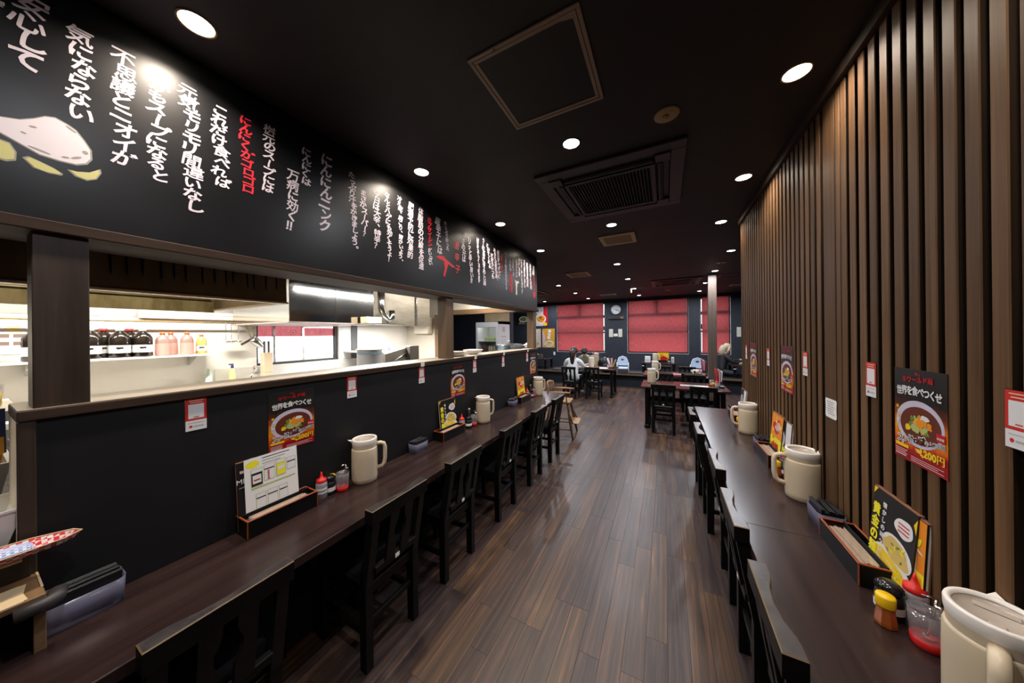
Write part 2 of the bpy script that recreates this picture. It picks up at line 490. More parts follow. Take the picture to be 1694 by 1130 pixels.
# back wall with three window openings
WIN = [(-3.60, -1.85), (-1.12, 0.66), (0.96, 1.72)]
WZ0, WZ1 = 0.925, 2.68
q = MB()
q.box(-6.4, 4.3, YB, YB + .18, 0, WZ0); q.box(-6.4, 4.3, YB, YB + .18, WZ1, H)
e = [-6.4] + [v for w in WIN for v in w] + [4.3]
for i in range(0, len(e), 2): q.box(e[i], e[i + 1], YB, YB + .18, WZ0, WZ1)
struct('wall_back', q, NAVY)
sbox('added_eave', mat('added_eave_grey', (.22, .21, .20), .7), -6.5, 4.4, YB + .18, YB + 1.25, 2.72, 2.80)  # unseen eave added to darken the upper part of the blinds
sbox('added_outside_rail', mat('added_rail_grey', (.20, .19, .19), .6), -6.5, 4.4, YB + .42, YB + .50, 1.70, 1.86)  # unseen rail added to throw a darker band across the blinds
BLIND = cloth_blind('red_blind_cloth', (0.735, 0.29, 0.30), 0.85)
for i, (a, b) in enumerate(WIN):
    fr = MB(); yf0, yf1 = YB + .09, YB + .14
    fr.box(a, a + .035, yf0, yf1, WZ0, WZ1); fr.box(b - .035, b, yf0, yf1, WZ0, WZ1)
    fr.box(a, b, yf0, yf1, WZ0, WZ0 + .05); fr.box(a, b, yf0, yf1, WZ1 - .05, WZ1)
    wn = struct('window_%d' % (i + 1), fr, FRAMEM)
    t = MB(); t.box(a, a + .006, YB + .022, YB + .09, WZ0, WZ1); t.box(b - .006, b, YB + .022, YB + .09, WZ0, WZ1); t.box(a, b, YB + .022, YB + .09, WZ0, WZ0 + .008); t.build('reveal_lining', BRIGHTW, wn)
    t = MB(); t.box(a, b, YB + .05, YB + .15, 2.14, 2.235); t.build('transom', FRAMEM, wn)
    t = MB(); t.box(a, b, YB + .06, YB + .12, 1.60, 1.655); t.build('cross_rail', FRAMEM, wn)
    if b - a > 1:
        mx_ = (a + b) / 2
        t = MB(); t.box(mx_ - .045, mx_ + .045, YB + .05, YB + .15, 2.235, WZ1 - .05); t.build('mullion', FRAMEM, wn)
    t = MB(); t.box(a + .03, b - .03, YB + .112, YB + .116, WZ0 + .05, WZ1 - .05); t.build('pane', PANE, wn)
    bl = thing('roller_blind', ['wide red roller blind on the dark back wall left of the round clock', 'wide red roller blind on the dark back wall right of the round clock', 'narrow red roller blind behind the brown timber pillar'][i], 'blind', ((a + b) / 2, YB + .012, 0), 0, 'red blinds on the back wall')
    w = (b - a) / 2 - .042
    t = MB(); t.box(-w, w, -.001, .001, WZ0 + .045, WZ1 - .01); t.build('blind_cloth', BLIND, bl)
    t = MB(); t.tube([(-w, 0, WZ1 - .005), (w, 0, WZ1 - .005)], .014, 8); t.build('roller_tube', mat('maroon_tube', (.10, .02, .02), .5), bl)
    t = MB(); t.box(-w, w, -.004, .004, WZ0 + .043, WZ0 + .053); t.build('bottom_bar', mat('maroon_tube', (.10, .02, .02), .5), bl)

# right slatted wall
wr = sbox('wall_right', SLATBACK, .735, .90, -1.7, 3.74, 0, H)
SL = []
y = 1.113
while y < 1.80: SL.append((y, y + .0425)); y += .0672
SL = SL[:11]
SL += [(1.836, 1.873), (1.882, 1.990)]
y = 2.022
while y < 3.72: SL.append((y, min(y + .0425, 3.745))); y += .0678
y = 1.113 - .0672
while y > -.5: SL.append((y, y + .0425)); y -= .0672
sm = {}
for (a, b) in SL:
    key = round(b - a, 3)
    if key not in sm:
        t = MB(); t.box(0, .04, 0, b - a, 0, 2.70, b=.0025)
        me = bpy.data.meshes.new('slat'); me.from_pydata(t.v, [], t.f); me.materials.append(SLAT); me.materials.append(SLAT_SHADE)
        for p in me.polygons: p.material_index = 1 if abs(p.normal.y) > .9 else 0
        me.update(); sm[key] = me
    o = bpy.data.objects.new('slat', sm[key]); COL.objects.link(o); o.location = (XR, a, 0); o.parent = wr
sbox('trim_1', DARKWOOD, .675, .74, -1.7, 3.75, 2.695, H)
sbox('wall_right_return', NAVY, .90, 4.3, 3.60, 3.74, 0, H)
sbox('wall_right_far', NAVY, 4.3, 4.45, 3.6, YB + .2, 0, H)
sbox('wall_left_far', NAVY, -6.55, -6.4, 4.2, YB + .2, 0, H)
sbox('wall_left_return', NAVY, -6.4, KX, 4.3, 4.4, 0, H)
sbox('wall_front', BLACKWALL, -4.62, .90, -1.85, -1.7, 0, H)

# left partition: black lower panel, wood ledge, pillars, beam, lettered black upper panel
sbox('wall_left', LOWWALL, XL - .21, XL, .12, 4.16, 0, 1.352)
sbox('trim_2', BEAMWOOD, XL - .235, XL + .012, .099, 4.18, 1.350, 1.383, b=.003)
sbox('trim_14', mat('pale_ledge_laminate', (.40, .34, .27), .4), XL - .234, XL - .002, .101, 4.178, 1.383, 1.3845)
sbox('trim_3', DARKWOOD, XL - .215, XL + .008, .099, .130, 0, 1.350, b=.003)
sbox('trim_12', mat('cream_board', (.70, .62, .50), .5), XL - .213, XL - .0, .0985, .0990, .9, 1.35)
for i, (a, b) in enumerate(((.126, .229), (2.072, 2.166), (4.03, 4.13))):
    sbox('trim_%d' % (4 + i), DARKWOOD if i == 0 else wood('brown_pillar_timber', (0.085, 0.05, 0.025), (0.16, 0.10, 0.055), (22, 22, 1.2), .5, .4, .05), XL - .115, XL - .008, a, b, 1.383, 1.937, b=.002)
sbox('trim_7', BEAMWOOD, XL - .24, XL + .012, -1.7, 4.18, 1.935, 1.972, b=.003)
wu = sbox('wall_left_upper', BLACKWALL, XL - .21, XL, -1.7, 4.16, 1.972, H)
sbox('baseboard_left', BLACKP, XL, XL + .008, .13, 4.16, 0, .06)

# the raised seating floor along the back wall
q = MB(); q.box(-6.4, 4.3, 9.36, YB, 0, .36)
struct('platform_base', q, NAVY)
q = MB(); q.box(-6.4, 4.3, 9.22, YB, .36, .395)
pf = struct('platform_floor', q, mat('black_mat_floor', (.02, .018, .018), .45))
q = MB(); q.box(-6.4, 4.3, 9.195, 9.22, .355, .397, b=.004); struct('trim_8', q, TRIMX)

# timber pillar in the dining hall
sbox('trim_9', wood('grey_brown_pillar', (.085, .06, .045), (.15, .11, .085), (22, 22, 1.2), .5, .4, .05), .765, .905, 6.95, 7.09, 0, H, b=.003)

# navy block behind the drinks fridge
sbox('wall_alcove', NAVY, -6.4, -3.84, 7.32, 7.5, 0, H)
q = MB(); q.box(-4.42, -3.86, 6.9, 7.32, 1.95, 2.75); struct('trim_10', q, wood('pale_board_timber', (.42, .30, .16), (.55, .42, .25), (3, 22, 3), .5, .4, .05))

# kitchen shell
KZ = 2.42
q = MB(); q.box(KX, XL - .21, -1.7, 4.2, KZ, KZ + .06); struct('ceiling_kitchen', q, KCEIL)
q = MB()   # rear wall with one window opening
q.box(KX - .12, KX, -1.7, 1.79, 0, H); q.box(KX - .12, KX, 2.83, 4.32, 0, H)
q.box(KX - .12, KX, 1.79, 2.83, 0, 1.235); q.box(KX - .12, KX, 1.79, 2.83, 2.05, H)
struct('wall_kitchen_rear', q, TILEW)
q = MB(); q.box(KX, -3.62, 4.2, 4.3, 0, H); q.box(-3.62, XL - .21, 4.2, 4.3, 2.03, H)
struct('wall_kitchen_end', q, mat('cream_kitchen_wall', (.62, .56, .46), .6))
q = MB(); q.box(-3.64, XL - .1, 4.17, 4.31, 1.955, 2.035); struct('trim_11', q, TRIMX)
q = MB(); q.box(-3.70, -3.60, 4.10, 4.31, 0, 1.96); struct('trim_13', q, TRIMX)
# kitchen window with red hanging strip
fr = MB()
for y0, y1 in ((1.79, 1.82), (2.80, 2.83)): fr.box(KX - .10, KX - .04, y0, y1, 1.235, 2.05)
fr.box(KX - .10, KX - .03, 1.79, 2.83, 1.235, 1.262); fr.box(KX - .10, KX - .04, 1.79, 2.83, 2.02, 2.05)
kw = struct('window_4', fr, FRAMEM)
for yy in (2.0, 2.35):
    t = MB(); t.box(KX - .09, KX - .05, yy - .012, yy + .012, 1.262, 2.02); t.build('mullion', STEEL, kw)
for y0, y1 in ((1.82, 1.988), (2.012, 2.338), (2.362, 2.80)):
    t = MB(); t.box(KX - .072, KX - .068, y0, y1, 1.262, 2.02); t.build('pane', PANE, kw)
PINK = cloth_blind('red_noren_cloth', (.80, .40, .42), .8)
nr = thing('red_window_strip', 'red cloth strip hung across the top of the kitchen window', 'curtain', (KX - .11, 2.31, 1.60))
t = MB(); t.box(-.001, .001, -.50, .50, 0, .40); t.build('cloth', PINK, nr)
t = MB()
for yy in (-.06, .30):
    for i in range(20):
        a0, a1 = 2 * PI * i / 20, 2 * PI * (i + 1) / 20
        t.add([(.002, yy + r * math.cos(a), .05 + r * math.sin(a)) for r, a in ((.040, a0), (.036, a0), (.036, a1), (.040, a1))], [(0, 1, 2, 3)], 0)
    t.box(.0015, .002, yy - .014, yy + .014, .045, .052); t.box(.0015, .002, yy - .003, yy + .003, .03, .066)
t.build('round_crest', mat('crest_ink', (.35, .05, .06), .6), nr)

# ------------------------------------------------------------------ lamps in the ceiling
LENS_W = mat('lit_lamp_lens_warm', (.9, .9, .9), .4, emit=WARM, es=26)
LENS_C = mat('lit_lamp_lens_cool', (.9, .9, .9), .4, emit=COOL, es=30)
RINGM = mat('lamp_ring_black', (.03, .03, .03), .4)
RINGW = mat('lamp_ring_bronze', (.30, .22, .12), .4)
def lamp(x, y, colour, watt, label, group):
    d = thing('downlight', label, 'ceiling light', (x, y, H), 0, group)
    t = MB(); n = 24
    prof = [(.055, -.0005), (.0545, -.005), (.0485, -.005), (.047, -.0005)]
    t.lathe(prof, n, caps=False); t.build('trim_ring', RINGW if colour is WARM else RINGM, d)
    t = MB(); t.lathe([(.047, -.0012), (.047, -.0030)], n); t.build('lens', LENS_W if colour is WARM else LENS_C, d)
    li = bpy.data.lights.new('lamp_light', 'AREA'); li.shape = 'DISK'; li.size = .085; li.energy = watt; li.color = colour; li.spread = math.radians(138 if colour is WARM else 170)
    lo = bpy.data.objects.new('lamp_light', li); COL.objects.link(lo); lo.parent = d; lo.location = (0, 0, -.006)
    return d
names = ['nearest the camera', 'second from the camera', 'third from the camera', 'farthest from the camera']
for i, y in enumerate((.433, 1.556, 2.679, 3.803)):
    lamp(-1.512, y, WARM, LAMP_W, 'warm round downlight along the lettered black wall, ' + names[i], 'warm wall-washer downlights on the left')
lamp(-1.512, -.69, WARM, LAMP_W, 'warm round downlight along the lettered wall behind the camera', 'warm wall-washer downlights on the left')
for i, y in enumerate((1.748, 2.742, 3.738)):
    lamp(.53, y, WARM, LAMP_W * .55, 'warm round downlight along the slatted wall, ' + ['nearest the camera', 'middle of three', 'above the end of the slats'][i], 'warm downlights beside the slats')
lamp(.53, .754, WARM, LAMP_W * .55, 'warm round downlight beside the slats above the camera', 'warm downlights beside the slats')
lamp(-.492, 1.752, COOL, LAMP_W * 1.1, 'cool white downlight between the ceiling hatch and the ceiling air conditioner', 'cool downlights over the aisle')
lamp(-.492, 3.27, COOL, LAMP_W * 1.1, 'cool white downlight between the ceiling air conditioner and the beige ceiling vent', 'cool downlights over the aisle')
lamp(-.492, .234, COOL, LAMP_W * 1.1, 'cool white downlight over the aisle above the camera', 'cool downlights over the aisle')
HALL = [(-.695, 5.175, 'over the free floor beyond the end of the long counters'), (-.69, 6.712, 'second of the middle hall row, before the exit box'), (-.695, 8.257, 'just behind the hanging exit box'), (-.69, 9.795, 'last of the middle hall row near the back wall'),
        (.84, 5.124, 'above the first free table'), (.848, 6.665, 'touching the top of the timber pillar'), (.852, 8.18, 'beside the far ceiling air conditioner'), (.867, 9.708, 'in front of the narrow blind'),
        (-2.246, 6.779, 'left of the far vents, nearest of its row'), (-2.249, 8.297, 'above the couple at the table'), (-2.238, 9.817, 'in front of the left wide blind'),
        (-3.80, 9.891, 'in the far left corner near the posters'), (-3.8, 8.3, 'hidden beyond the lettered wall'), (-3.8, 5.6, 'over the drinks fridge'), (2.4, 6.7, 'over the right part of the hall'), (2.4, 9.0, 'over the blond guest')]
for x, y, s in HALL: lamp(x, y, COOL, LAMP_W * 2.0, 'cool white hall downlight ' + s, 'cool downlights in the dining hall')

# kitchen lamps: tube fixtures, the hood lamp and an added one under the casing
TUBE = mat('lit_fluorescent_tube', (.9, .9, .9), .4, emit=(1, .97, .92), es=14)
def tube_lamp(x, y, z, ln, watt, label, along='y', colour=(1, .95, .86)):
    d = thing('tube_lamp', label, 'light', (x, y, z), 0 if along == 'y' else PI / 2, 'kitchen tube lamps')
    t = MB(); t.box(-.06, .06, -ln / 2, ln / 2, -.03, 0, b=.006); t.build('housing', WHITE, d)
    t = MB(); t.tube([(0, -ln / 2 + .03, -.045), (0, ln / 2 - .03, -.045)], .014, 10); t.build('tube', TUBE, d)
    li = bpy.data.lights.new('lamp_light', 'AREA'); li.shape = 'RECTANGLE'; li.size = .06; li.size_y = ln - .08; li.energy = watt; li.color = colour
    lo = bpy.data.objects.new('lamp_light', li); COL.objects.link(lo); lo.parent = d; lo.location = (0, 0, -.062)
    if 2.0 < z < KZ - .1:
        for yy in (-ln * .35, ln * .35):
            t = MB(); t.tube([(0, yy, 0), (0, yy, KZ - z)], .006, 6); t.build('hanging_rod', STEEL, d)
tube_lamp(-2.90, 2.25, 2.16, 1.1, 34, 'white fluorescent tube lamp hung before the polished steel hood')
tube_lamp(-2.55, 3.7, KZ, .9, 32, 'white fluorescent tube lamp on the kitchen ceiling beside the doorway')
tube_lamp(-3.75, .95, KZ, 1.0, 62, 'white fluorescent tube lamp on the kitchen ceiling behind the dark hood')
tube_lamp(-2.80, .45, KZ - .04, .9, 12, 'tube lamp inside the dark range hood', colour=(1, .86, .62))
tube_lamp(-3.70, 3.05, 1.810, .9, 70, 'added tube lamp hidden under the dull exhaust casing', colour=(1, .98, .95))  # lamp added to brighten the far kitchen wall, hidden by the casing lip
tube_lamp(-3.75, -.4, KZ, 1.0, 62, 'white fluorescent tube lamp on the kitchen ceiling over the paper notices')

# ------------------------------------------------------------------ painted lettering on the upper wall (flat print)
COLS = [  # text, y0, z0, y1, z1, ink
 ('ので', .055, 2.66, .055, 2.53, 0),
 ('安心して', .128, 2.655, .123, 2.423, 0), ('気にならない', .217, 2.632, .212, 2.323, 0), ('不思議とニオイが', .304, 2.632, .302, 2.217, 0),
 ('しかもスープになると', .386, 2.631, .383, 2.200, 0), ('元気モリモリ間違いなし', .468, 2.627, .477, 2.118, 0), ('これだけ食べれば', .560, 2.611, .564, 2.256, 0),
 ('にんにくがゴロゴロ', .644, 2.621, .661, 2.270, 1), ('桝元のスープには', .743, 2.637, .732, 2.306, 0), ('万病に効く‼', .845, 2.467, .839, 2.146, 0),
 ('にんにくは', .913, 2.619, .911, 2.418, 0), ('にんにんニンク', 1.020, 2.640, 1.009, 2.198, 0), ('たっぷり汗をかきましょう。', 1.175, 2.617, 1.194, 2.129, 0),
 ('まさかスーパー？', 1.248, 2.540, 1.267, 2.237, 0), ('今日は大辛、特辛？', 1.347, 2.578, 1.357, 2.181, 0), ('なんとハゲにも効くそうよ！', 1.435, 2.603, 1.460, 2.117, 0),
 ('冷え症、肩こり、胃かいよう、', 1.547, 2.619, 1.552, 2.128, 0), ('肥満予防に効果的', 1.651, 2.616, 1.645, 2.184, 0), ('体脂肪の分解を促進', 1.758, 2.614, 1.758, 2.122, 0),
 ('カプサイシン', 1.860, 2.572, 1.858, 2.330, 1), ('がいっぱい', 1.858, 2.315, 1.868, 2.183, 0), ('唐辛子には', 1.955, 2.605, 1.974, 2.299, 0), ('たっぷり使った', 2.049, 2.606, 2.086, 2.353, 0),
 ('唐辛子', 2.210, 2.490, 2.222, 2.159, 1), ('辛さの元は', 2.313, 2.589, 2.328, 2.301, 0), ('ピリッと辛い旨い‼', 2.403, 2.610, 2.456, 2.115, 0),
 ('はりきってつくっております', 2.562, 2.602, 2.587, 2.140, 0), ('うーむ女性にはうれしい話', 2.666, 2.631, 2.692, 2.130, 0), ('とけてくれる', 2.756, 2.597, 2.795, 2.333, 0),
 ('だからいつも', 2.837, 2.510, 2.871, 2.231, 0), ('あなたは美肌効果、', 2.905, 2.582, 2.952, 2.202, 0), ('ほらすべすべに', 2.987, 2.582, 3.009, 2.253, 0), ('コラーゲン', 3.066, 2.558, 3.076, 2.329, 1),
 ('たっぷり韓国の味をどうぞ', 3.164, 2.603, 3.178, 2.140, 0), ('日向の味', 3.274, 2.585, 3.290, 2.39, 0), ('韓国産', 3.302, 2.362, 3.314, 2.134, 1), ('にらもはいって', 3.366, 2.598, 3.369, 2.335, 0),
 ('からだにいい', 3.462, 2.620, 3.475, 2.340, 0), ('おいしさを', 3.543, 2.623, 3.556, 2.375, 0), ('どうぞごゆっくり味わって', 3.618, 2.613, 3.630, 2.149, 0), ('うまい麺を召しあがれ', 3.705, 2.626, 3.716, 2.242, 0),
 ('宮崎生まれの味', 3.795, 2.603, 3.818, 2.265, 0), ('元気な人の味', 3.905, 2.608, 3.930, 2.246, 0), ('宮崎', 4.030, 2.608, 4.030, 2.464, 0), ('からめん', 4.040, 2.448, 4.046, 2.25, 1)]
for t, y0, z0, y1, z1, ink in COLS:
    q = MB(); n = len(t); rr = random.Random(sum(map(ord, t)))
    step = (z0 - z1) / n
    size = min(max(step * 1.14, .040), .088)
    for i, ch in enumerate(t):
        f = (i + .5) / n
        q.glyph(ch, y0 + (y1 - y0) * f + rr.uniform(-.006, .006), z0 + (z1 - z0) * f, size * rr.uniform(.93, 1.08), -.0012, 0, bold=.024 if ord(ch) >= 0x4E00 else .030,
                sx=1.12 if step < .05 else .95, shear=.10, rot=rr.uniform(-.10, .02), wob=.005 if ord(ch) >= 0x4E00 else .014, vertical=True)
    o = q.build('lettering', INKR if ink else INKW, wu)
    o.location = (XL, 0, 0); o.rotation_euler = (0, 0, LEFT)
if True:
    OUT = mat('grey_paint_outline', (.30, .28, .25), .6); CLOVE = mat('yellow_green_paint', (.55, .52, .22), .6); GARL = mat('pale_garlic_paint', (.70, .64, .70), .6)
    bulb = [(.052, 2.245), (.080, 2.252), (.108, 2.262), (.131, 2.280), (.150, 2.299), (.168, 2.306), (.190, 2.298), (.206, 2.288), (.222, 2.262), (.235, 2.236), (.236, 2.205), (.226, 2.184), (.206, 2.171), (.175, 2.168), (.140, 2.170), (.105, 2.188), (.070, 2.206), (.050, 2.222)]
    def grown(pts, s):
        cx = sum(p[0] for p in pts) / len(pts); cz = sum(p[1] for p in pts) / len(pts)
        return [(cx + (x - cx) * s, cz + (z - cz) * s) for x, z in pts]
    q = MB(); q.flat(bulb, -.0008, 1); q.flat(grown(bulb, .95), -.0013, 0)
    for x, z, a, b, r in ((.13, 2.252, .007, .003, .2), (.115, 2.225, .005, .0025, -.3), (.222, 2.222, .006, .006, .5), (.205, 2.196, .012, .0035, .6), (.185, 2.187, .008, .003, .3), (.196, 2.284, .012, .003, -.6), (.14, 2.186, .02, .003, -.2)):
        q.disc(x, z, a, b, -.0016, 1, 10, r)
    for pts in ([(.046, 2.176), (.075, 2.186), (.094, 2.183), (.104, 2.160), (.103, 2.134), (.088, 2.124), (.060, 2.126)],
                [(.112, 2.149), (.122, 2.158), (.140, 2.152), (.165, 2.142), (.181, 2.131), (.178, 2.124), (.155, 2.121), (.130, 2.126)],
                [(.188, 2.150), (.205, 2.151), (.230, 2.160), (.252, 2.182), (.254, 2.168), (.244, 2.142), (.225, 2.129), (.202, 2.134)]):
        q.flat(pts, -.0008, 1); q.flat(grown(pts, .86), -.0013, 2)
    o = q.build('garlic_painting', [GARL, OUT, CLOVE], wu); o.location = (XL, 0, 0); o.rotation_euler = (0, 0, LEFT)
    q = MB()
    q.flat([(1.93, 2.265), (1.97, 2.285), (2.03, 2.29), (2.06, 2.27), (2.16, 2.235), (2.19, 2.225), (2.15, 2.215), (2.09, 2.235), (2.07, 2.19), (2.04, 2.11), (2.02, 2.12), (2.04, 2.19), (2.03, 2.245), (1.98, 2.255)], -.0012, 0)
    o = q.build('chili_painting', INKR, wu); o.location = (XL, 0, 0); o.rotation_euler = (0, 0, LEFT)
    q = MB()
    q.flat([(3.415, 2.31), (3.45, 2.295), (3.52, 2.30), (3.54, 2.285), (3.49, 2.265), (3.475, 2.20), (3.48, 2.115), (3.435, 2.115), (3.44, 2.20), (3.43, 2.265)], -.0012, 0)
    o = q.build('leek_painting', mat('leek_paint', (.55, .52, .42), .6), wu); o.location = (XL, 0, 0); o.rotation_euler = (0, 0, LEFT)
    q = MB(); q.disc(4.055, 2.185, .045, .05, -.0012, 0, 14, 0, .05)
    o = q.build('seal_painting', INKR, wu); o.location = (XL, 0, 0); o.rotation_euler = (0, 0, LEFT)

# ------------------------------------------------------------------ ceiling fittings
# access hatch
q = thing('ceiling_hatch', 'square ceiling hatch in a beige double frame over the aisle', 'hatch', (-.489, 1.249, H))
ALU = mat('beige_aluminium', (.34, .285, .225), .45)
def frame_ring(o, i, z0, z1):
    t = MB()
    t.box(-o, o, -o, -i, z0, z1, b=.0012); t.box(-o, o, i, o, z0, z1, b=.0012); t.box(-o, -i, -i, i, z0, z1, b=.0012); t.box(i, o, -i, i, z0, z1, b=.0012)
    return t
ofr = frame_ring(.236, .221, -.008, 0).build('outer_frame', ALU, q)
frame_ring(.2185, .203, -.0065, 0).build('inner_frame', ALU, q)
t = MB(); t.box(-.203, .203, -.203, .203, -.0035, 0); t.build('hatch_panel', CEILM, q)
t = MB(); t.lathe([(.006, -.010), (.007, 0)], 10, (-.11, -.226, 0)); t.build('latch', mat('bronze_latch', (.12, .08, .04), .4, .6), ofr)
t = MB(); t.prism([(.15, -.203), (.205, -.203), (.205, -.190)], -.0045, -.003); t.build('worn_corner', ALU, q)
# round ceiling speakers / detectors
def speaker(x, y, label, r=.061, name='ceiling_speaker'):
    d = thing(name, label, 'speaker' if 'speaker' in name else 'sensor', (x, y, H))
    t = MB(); t.lathe([(r, 0), (r, -.004), (r * .93, -.0075), (r * .3, -.009)], 28); t.build('disc_plate', mat('aged_ivory_plastic', (.42, .34, .22), .5), d)
    t = MB(); t.lathe([(r * .25, -.009), (r * .22, -.016), (r * .1, -.018)], 14, (-.004, 0, 0)); t.build('knob', mat('brass_tint', (.35, .22, .03), .35, .5), d)
    t = MB(); t.add([(r * .2, -r * .6, -.0093), (r * .5, -r * .5, -.0093), (r * .5, -r * .44, -.0093), (r * .2, -r * .54, -.0093)], [(0, 1, 2, 3)]); t.build('caption', BLACKP, d)
speaker(.019, 1.759, 'round ivory ceiling disc between the hatch and the slatted wall')
speaker(.84, 5.911, 'round ivory ceiling disc in front of the timber pillar', .075)
speaker(.087, 9.038, 'round ivory ceiling disc in front of the middle blind', .075)
# ceiling cassette air conditioners
ACM = mat('charcoal_aircon_plastic', (.030, .026, .026), .45); ACG = mat('aircon_grille_black', (.010, .009, .009), .5)
def cassette(x, y, label, mats, small=False):
    d = thing('ceiling_air_conditioner', label, 'air conditioner', (x, y, H))
    t = MB(); o, i = .485, .40
    for a in ((-o, o, -o, -i), (-o, o, i, o), (-o, -i, -i, i), (i, o, -i, i)): t.box(a[0], a[1], a[2], a[3], -.022, 0, b=.004)
    t.build('outer_panel', mats[0], d)
    t = MB()
    for sx, sy in ((-1, -1), (1, -1), (1, 1), (-1, 1)):
        t.box(sx * .31, sx * .40, sy * .31, sy * .40, -.034, 0, b=.004)
    t.build('corner_cover', mats[0], d)
    for k in range(4):
        v = MB(); v.T = Matrix.Rotation(k * PI / 2, 4, 'Z')
        v.box(-.29, .29, .345, .352, -.03, -.002); v.box(-.30, .30, .36, .392, -.014, -.010); v.box(-.30, .30, .325, .34, -.034, -.012)
        v.build('louver', ACG if k % 2 else mats[0], d)
    t = MB(); 
    for a in ((-.31, .31, -.31, -.283), (-.31, .31, .283, .31), (-.31, -.283, -.283, .283), (.283, .31, -.283, .283)): t.box(*a, -.040, -.005, b=.003)
    gfr = t.build('grille_frame', mats[0], d)
    t = MB(); t.box(-.284, .284, -.284, .284, -.018, -.010, 1)
    for k in range(26):
        xx = -.275 + k * .022; t.box(xx, xx + .006, -.284, .284, -.036, -.018, 0)
    t.build('intake_grille', [ACG, mat('aircon_filter', (.004, .004, .004), .9)], gfr)
    return d
cassette(-.357, 2.475, 'black four-way ceiling air conditioner over the aisle', (ACM,))
cassette(.22, 7.65, 'maroon-tinted ceiling air conditioner in the hall beside the pillar', (mat('maroon_aircon_plastic', (.085, .035, .032), .45),))
cassette(-3.4, 7.6, 'dark ceiling air conditioner in the hall beyond the lettered wall', (ACM,))
# extra corner flap plates of the near unit
# ivory air vents
def vent(x, y, w, l, label):
    d = thing('ceiling_vent', label, 'vent', (x, y, H))
    iv = mat('ivory_vent', (.58, .48, .30), .5); iv2 = mat('tan_vent', (.36, .27, .13), .55)
    t = MB(); w2, l2 = w / 2, l / 2; f = .045
    for a in ((-w2, w2, -l2, -l2 + f), (-w2, w2, l2 - f, l2), (-w2, -w2 + f, -l2 + f, l2 - f), (w2 - f, w2, -l2 + f, l2 - f)): t.box(*a, -.016, 0, b=.003)
    t.build('vent_frame', iv, d)
    t = MB()
    k = 0; yy = -l2 + f + .008
    while yy < l2 - f - .012: t.box(-w2 + f, w2 - f, yy, yy + .012, -.012, -.004); yy += .02
    t.box(-w2 + f, w2 - f, -l2 + f, l2 - f, -.003, 0)
    t.build('vent_slats', iv2, d)
vent(-.496, 3.79, .40, .40, 'ivory square ceiling vent nearest, before the end of the counters')
vent(-1.475, 5.69, .42, .42, 'ivory square ceiling vent beyond the lettered wall end')
vent(-1.48, 9.05, .45, .30, 'small ivory ceiling vent above the round wall clock')
vent(1.62, 8.85, .40, .30, 'ivory ceiling vent right of the timber pillar')
def small_hatch(x, y, label):
    d = thing('ceiling_hatch', label, 'hatch', (x, y, H))
    frame_ring(.225, .205, -.008, 0).build('outer_frame', mat('bronze_frame', (.17, .11, .085), .45), d)
    t = MB(); t.box(-.205, .205, -.205, .205, -.003, 0); t.build('hatch_panel', CEILM, d)
small_hatch(1.22, 7.35, 'thin framed ceiling hatch right of the timber pillar')
small_hatch(-2.25, 7.5, 'thin framed ceiling hatch over the couple at the table')
# hanging box lamp and sensor
d = thing('hanging_exit_box', 'small ivory box hanging from the hall ceiling', 'sign', (-.772, 8.1, H))
t = MB(); t.box(-.018, .018, -.13, .13, -.115, -.012, b=.004); t.build('box_body', mat('ivory_lit_box', (.55, .42, .20), .5), d)
t = MB(); t.box(-.03, .03, -.05, .05, -.012, 0); t.build('mount', mat('ivory_vent', (.58, .48, .30), .5), d)
d = thing('ceiling_sensor', 'white round ceiling sensor behind the hanging exit box', 'sensor', (-.62, 9.15, H))
t = MB(); t.lathe([(.055, 0), (.055, -.02), (.04, -.045), (.015, -.055)], 18); t.build('housing', mat('aged_ivory_plastic', (.42, .34, .22), .5), d)

# ------------------------------------------------------------------ counters
CZ = .72
d = thing('wall_counter', 'long dark wood counter fixed along the black kitchen partition', 'counter', (0, 0, 0))
t = MB(); t.box(XL + .002, -1.305, -.9, 4.24, CZ - .042, CZ, b=.003); t.build('worktop', COUNTER, d)
for yy in (-.5, .75, 2.0, 3.25, 4.05):
    t = MB(); t.box(XL + .01, -1.42, yy, yy + .03, CZ - .16, CZ - .042, b=.003); t.box(XL + .002, XL + .03, yy, yy + .03, 0, CZ - .042); t.build('bracket', BLACKLAQ, d)
d = thing('wall_counter', 'long dark wood counter fixed along the slatted wall', 'counter', (0, 0, 0))
t = MB(); t.box(.306, XR, -.9, 1.70, CZ - .042, CZ, b=.002); t.box(.306, XR, 1.703, 4.11, CZ - .042, CZ, b=.002); t.build('worktop', COUNTER, d)
for yy in (-.5, .75, 1.66, 2.6, 4.0):
    t = MB(); t.box(.42, XR - .002, yy, yy + .03, CZ - .16, CZ - .042, b=.003); t.box(XR - .03, XR - .002, yy, yy + .03, 0, CZ - .042); t.build('bracket', BLACKLAQ, d)

